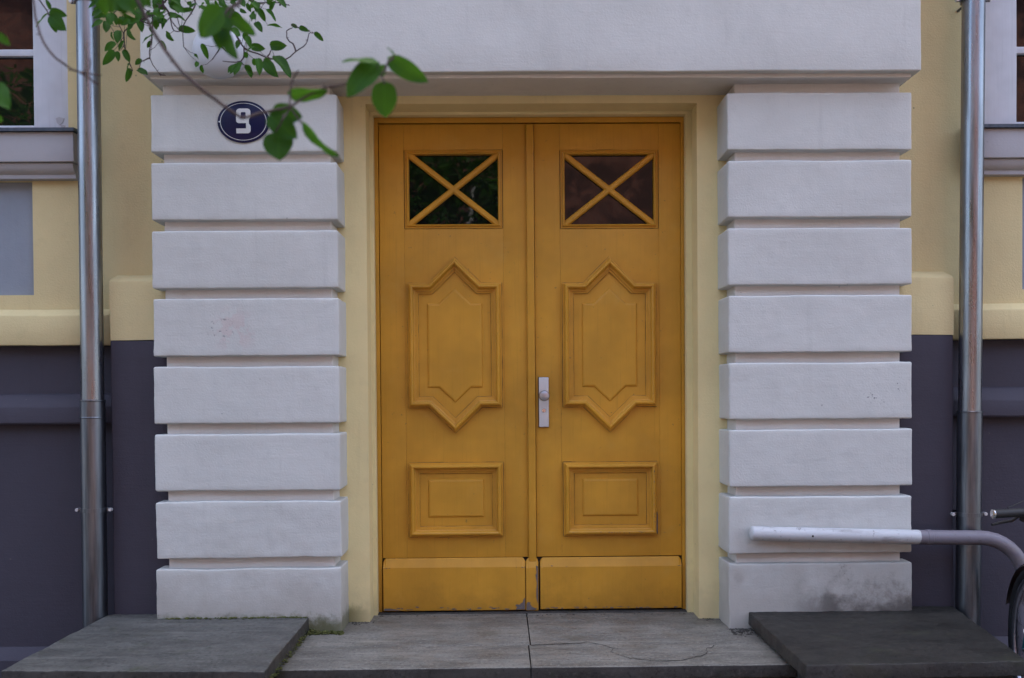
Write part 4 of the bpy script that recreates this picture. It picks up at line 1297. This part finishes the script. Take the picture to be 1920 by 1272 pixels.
# ---------------------------------------------------------------- the tree whose twigs hang into view
TR = thing('tree', 'leafy tree with thin twigs hanging across the upper left of the house front', 'tree', (-2.75, -2.3, 0))
tube('trunk', [(-2.75, -2.3, -.05), (-2.72, -2.32, .8), (-2.76, -2.28, 1.7), (-2.68, -2.25, 2.5), (-2.62, -2.2, 3.3), (-2.5, -2.0, 4.3), (-2.55, -1.9, 5.4)], .10, M_bark, TR, .045, 14)
LIMB = {0: [(-2.66, -2.23, 2.9), (-2.2, -1.7, 3.1), (-1.7, -1.2, 3.16), (-1.2, -1.0, 3.12), (-.8, -.98, 3.05), (-.5, -1.0, 2.98)],
        1: [(-2.64, -2.2, 2.75), (-2.0, -2.45, 2.85), (-1.3, -2.5, 2.72), (-.7, -2.52, 2.55), (-.3, -2.5, 2.48)]}
LIMB[2] = LIMB[0]; LIMB[3] = LIMB[1]
def near_pt(pl, p):
    best = None
    for a, b in zip(pl, pl[1:]):
        a, b = Vector(a), Vector(b)
        for i in range(13):
            q = a.lerp(b, i / 12)
            d = (q - p).length
            if best is None or d < best[0]:
                best = (d, q)
    return best
def smooth_pl(pl, n=3):
    pl = [Vector(p) for p in pl]; out = []
    for i in range(len(pl) - 1):
        p0, p1, p2, p3 = pl[max(i - 1, 0)], pl[i], pl[i + 1], pl[min(i + 2, len(pl) - 1)]
        for k in range(n):
            u = k / n
            out.append(.5 * ((2 * p1) + (p2 - p0) * u + (2 * p0 - 5 * p1 + 4 * p2 - p3) * u * u + (3 * p1 - p0 - 3 * p2 + p3) * u ** 3))
    return out + [pl[-1]]
bms = {}
twk = {}
for k in (0, 1, 2, 3):
    bms[k] = bmesh.new()
    if k < 2:
        tube_bm(bms[k], smooth_pl(LIMB[k]), .028, .008, 8)
for k, r0, r1, pl in TWIGS:
    p0 = Vector(pl[0])
    tops = {0: 2.76, 1: 2.16, 2: 2.62, 3: 2.15}
    sm = smooth_pl(pl)
    if p0.z > tops[k]:
        d, q = near_pt(LIMB[k], p0)
        mid = (p0 + q) / 2 + Vector((random.uniform(-.04, .04), random.uniform(-.04, .04), 0))
        tube_bm(bms[k], smooth_pl([q, mid, p0, sm[1]]), r0 * 1.5, r0, 6)
    sm = [p + noise.noise_vector(p * 60) * r0 * .9 for p in sm]
    tube_bm(bms[k], sm, r0, r1, 7 if k in (1, 3) else 6)
    for p in sm[2::5]:                       # buds
        tube_bm(bms[k], [p, p + Vector((random.uniform(-1, 1), random.uniform(-.4, .4), random.uniform(-.3, 1))).normalized() * .007], r1 * 1.0, r1 * .5, 5)
    twk.setdefault(k, []).append(sm)
BASE = []
for L in LEAVES:
    k = L[0]; p = Vector(L[1:4])
    best = None
    for pl in twk[k]:
        c = near_pt(pl, p)
        if best is None or c[0] < best[0]:
            best = c
    if .002 < best[0] < .16:
        q = best[1]; m = (p + q) / 2 + Vector((0, 0, -.006))
        tube_bm(bms[k], [q, m, p], .0011 if k != 1 else .0010, .0007, 5)
branch = {}
for k in bms:
    branch[k] = bmobj('branch', bms[k], M_bark, TR)
tag(branch[0], 'small leaved twigs in sharp focus'); tag(branch[1], 'near twig with large blurred leaves')
tag(branch[3], 'bare twig in front of the left downpipe')

def leaf_mesh(name, wmax, fold, droop, seed):
    """Leaf along +y of length 1; width grows to wmax."""
    rs = random.Random(seed)
    n = 9; vs, fs = [], []
    for i in range(n + 1):
        u = i / n
        w = wmax * (1.02 * (u ** .55) * (1 - u) ** .78) * 1.55
        if i == 0: w = .012
        if i == n: w = .004
        zc = -droop * u * u
        y = u
        for s, hh in ((-1, 1), (-.5, .45), (0, 0), (.5, .45), (1, 1)):
            vs.append((s * w, y - (.06 * abs(s) if i < 3 else 0), zc + fold * abs(s) * w + .03 * sin(u * 9 + s * 2 + seed) * abs(s) + rs.uniform(-.004, .004)))
    for i in range(n):
        for k in range(4):
            a = i * 5 + k
            fs.append((a, a + 1, a + 6, a + 5))
    me = bpy.data.meshes.new(name); me.from_pydata(vs, [], fs); me.update()
    me.materials.append(M_leaf)
    for p in me.polygons: p.use_smooth = True
    return me
LM = [leaf_mesh('leaf', .40, .35, .18, 1), leaf_mesh('leaf', .37, .5, .28, 2), leaf_mesh('leaf', .44, .25, .10, 3), leaf_mesh('leaf', .54, .18, .12, 4)]
rl = random.Random(5)
NEAR = {0: (.80, 0), 1: (.60, 50), 2: (.62, 25), 3: (.5, 40), 4: (1.12, 0), 5: (.8, 10), 6: (.60, 68), 7: (1.0, 15), 8: (.95, 10), 9: (1.5, 0), 10: (.55, 74), 11: (1.05, 0), 12: (.8, 0), 13: (.62, 20), 14: (.62, 15)}
nn_ = 0
for L in LEAVES:
    k = L[0]; p, q = Vector(L[1:4]), Vector(L[4:7])
    ln = (q - p).length
    y = (q - p).normalized()
    rollw = rl.gauss(0, 24) if k != 1 else rl.gauss(0, 5)
    ws = rl.uniform(.8, 1.1)
    mi = rl.choice((0, 0, 1, 2))
    if k == 1:
        ws, rr_ = NEAR.get(nn_, (.8, 0)); rollw += rr_; mi = 3; nn_ += 1
    elif ln < .035:
        ws *= 1.15
    nrm = Vector((rl.gauss(0, .2), -1, rl.gauss(.15, .2))) if k != 1 else Vector((0, -1, .15))
    x = y.cross(nrm).normalized(); z = x.cross(y).normalized()
    R = Matrix.Rotation(radians(rollw), 3, y)
    x, z = R @ x, R @ z
    o = bpy.data.objects.new('leaf', LM[mi])
    COL.objects.link(o)
    o.parent = branch[k]
    mw = Matrix.Identity(4)
    for i in range(3):
        mw[i][0], mw[i][1], mw[i][2], mw[i][3] = x[i] * ln * ws, y[i] * ln, z[i] * ln, p[i]
    o.matrix_local = mw

def crown(name, parent, blobs, count, size, seed):
    rc = random.Random(seed); vs, fs = [], []
    tot = sum(b[3] ** 2 for b in blobs)
    for cx, cy, cz, r in blobs:
        for i in range(int(count * r * r / tot)):
            d = Vector((rc.gauss(0, 1), rc.gauss(0, 1), rc.gauss(0, 1))).normalized() * r * rc.random() ** .4
            c = Vector((cx, cy, cz)) + Vector((d.x, d.y, d.z * .8))
            a = Vector((rc.gauss(0, 1), rc.gauss(0, 1), rc.gauss(0, .6) - .5)).normalized() * size * rc.uniform(.7, 1.2)
            b = a.cross(Vector((rc.gauss(0, 1), rc.gauss(0, 1), rc.gauss(0, 1)))).normalized() * size * .36
            k = len(vs)
            vs += [c, c + a * .4 + b, c + a, c + a * .4 - b]
            fs.append((k, k + 1, k + 2, k + 3))
    me = bpy.data.meshes.new(name); me.from_pydata(vs, [], fs); me.update()
    return tag(link(name, me, M_leaf, parent, False), None, None, None, 'stuff')
crown('crown', TR, [(-2.8, -2.0, 5.6, .85), (-3.3, -2.3, 5.0, .8)], 1500, .075, 3)

# ---------------------------------------------------------------- across the street (seen only in the panes)
def brick_mat():
    t = NT('red_brick')
    b = t.n('ShaderNodeTexBrick')
    b.inputs['Scale'].default_value = 4
    b.inputs['Mortar Size'].default_value = .012
    for k, c in (('Color1', (.22, .075, .047)), ('Color2', (.14, .048, .034)), ('Mortar', (.19, .16, .135))):
        b.inputs[k].default_value = (*c, 1)
    mp = t.n('ShaderNodeMapping'); mp.inputs['Rotation'].default_value = (radians(90), 0, 0)
    t.l(t.pos, mp.inputs['Vector']); t.l(mp.outputs[0], b.inputs['Vector'])
    c = t.mix(t.ramp(t.noise(1.2, 5, .7), .42, .58, 0, .9), b.outputs['Color'], (.05, .02, .016))
    return t.bsdf(c, .85)
M_brick = brick_mat()
BB = thing('brick_building', 'red brick building across the street, seen only as a reflection in the panes', 'building', (0, -17, 0))
bh = []
for cx in range(-12, 13, 3):
    for z in (1.0, 4.2, 7.4):
        if cx == 3 and z == 4.2:
            continue
        bh.append((cx - .6, cx + .6, z, z + 1.8))
bw = holed_wall('wall', -14, 14, 0, 10.2, bh, -16.0, M_brick, BB, -.18)
boxes('wall_body', [(-14, 14, -26, -16.4, 0, 10.2)], M_brick, BB)
for a, b, c, d in bh:
    wo_ = boxes('window', [(a, a + .07, -16.22, -16.12, c, d), (b - .07, b, -16.22, -16.12, c, d), (a + .07, b - .07, -16.22, -16.12, c, c + .07), (a + .07, b - .07, -16.22, -16.12, d - .07, d), (a + .565, a + .635, -16.22, -16.12, c + .07, d - .07)], M_frame, BB)
    boxes('pane', [(a + .05, b - .05, -16.2, -16.19, c + .05, d - .05)], M_glass, wo_)
pyd('roof', [(-14.4, -15.6, 10.2), (14.4, -15.6, 10.2), (14.4, -21, 13.5), (-14.4, -21, 13.5), (-14.4, -26.4, 10.2), (14.4, -26.4, 10.2)], [(0, 1, 2, 3), (3, 2, 5, 4), (0, 3, 4), (1, 5, 2), (0, 4, 5, 1)], M_brick, BB)
def street_tree(lab, X, Y, seed):
    T2 = thing('street_tree', lab, 'tree', (X, Y, 0), 'trees across the street')
    P = lambda *p: tuple((p[i] + (X, Y, 0)[i]) for i in range(3))
    tube('trunk', [P(0, 0, -.05), P(.05, 0, 1.5), P(-.05, .1, 3.2), P(.1, 0, 5)], .16, M_bark, T2, .07, 12)
    for b in ((-1.4, .3, 4.3), (1.3, -.3, 4.4), (-.1, .9, 4.9)):
        tube('limb', [P(0, .05, 2.7), P(b[0] * .5, b[1] * .5, 3.6), P(*b)], .06, M_bark, T2, .02, 8)
    crown('crown', T2, [P(0, 0, 5.4) + (1.6,), P(-1.3, .3, 4.4) + (1.2,), P(1.3, -.2, 4.5) + (1.2,), P(-.1, .9, 4.3) + (1.1,), P(.6, -.4, 3.6) + (.9,), P(-1., -.1, 3.3) + (.8,)], 8000, .13, seed)
street_tree('tree across the street, mirrored in the left transom pane', -1.5, -10.5, 8)
street_tree('tree across the street, mirrored in the window by the left downpipe', -7.4, -10.8, 9)
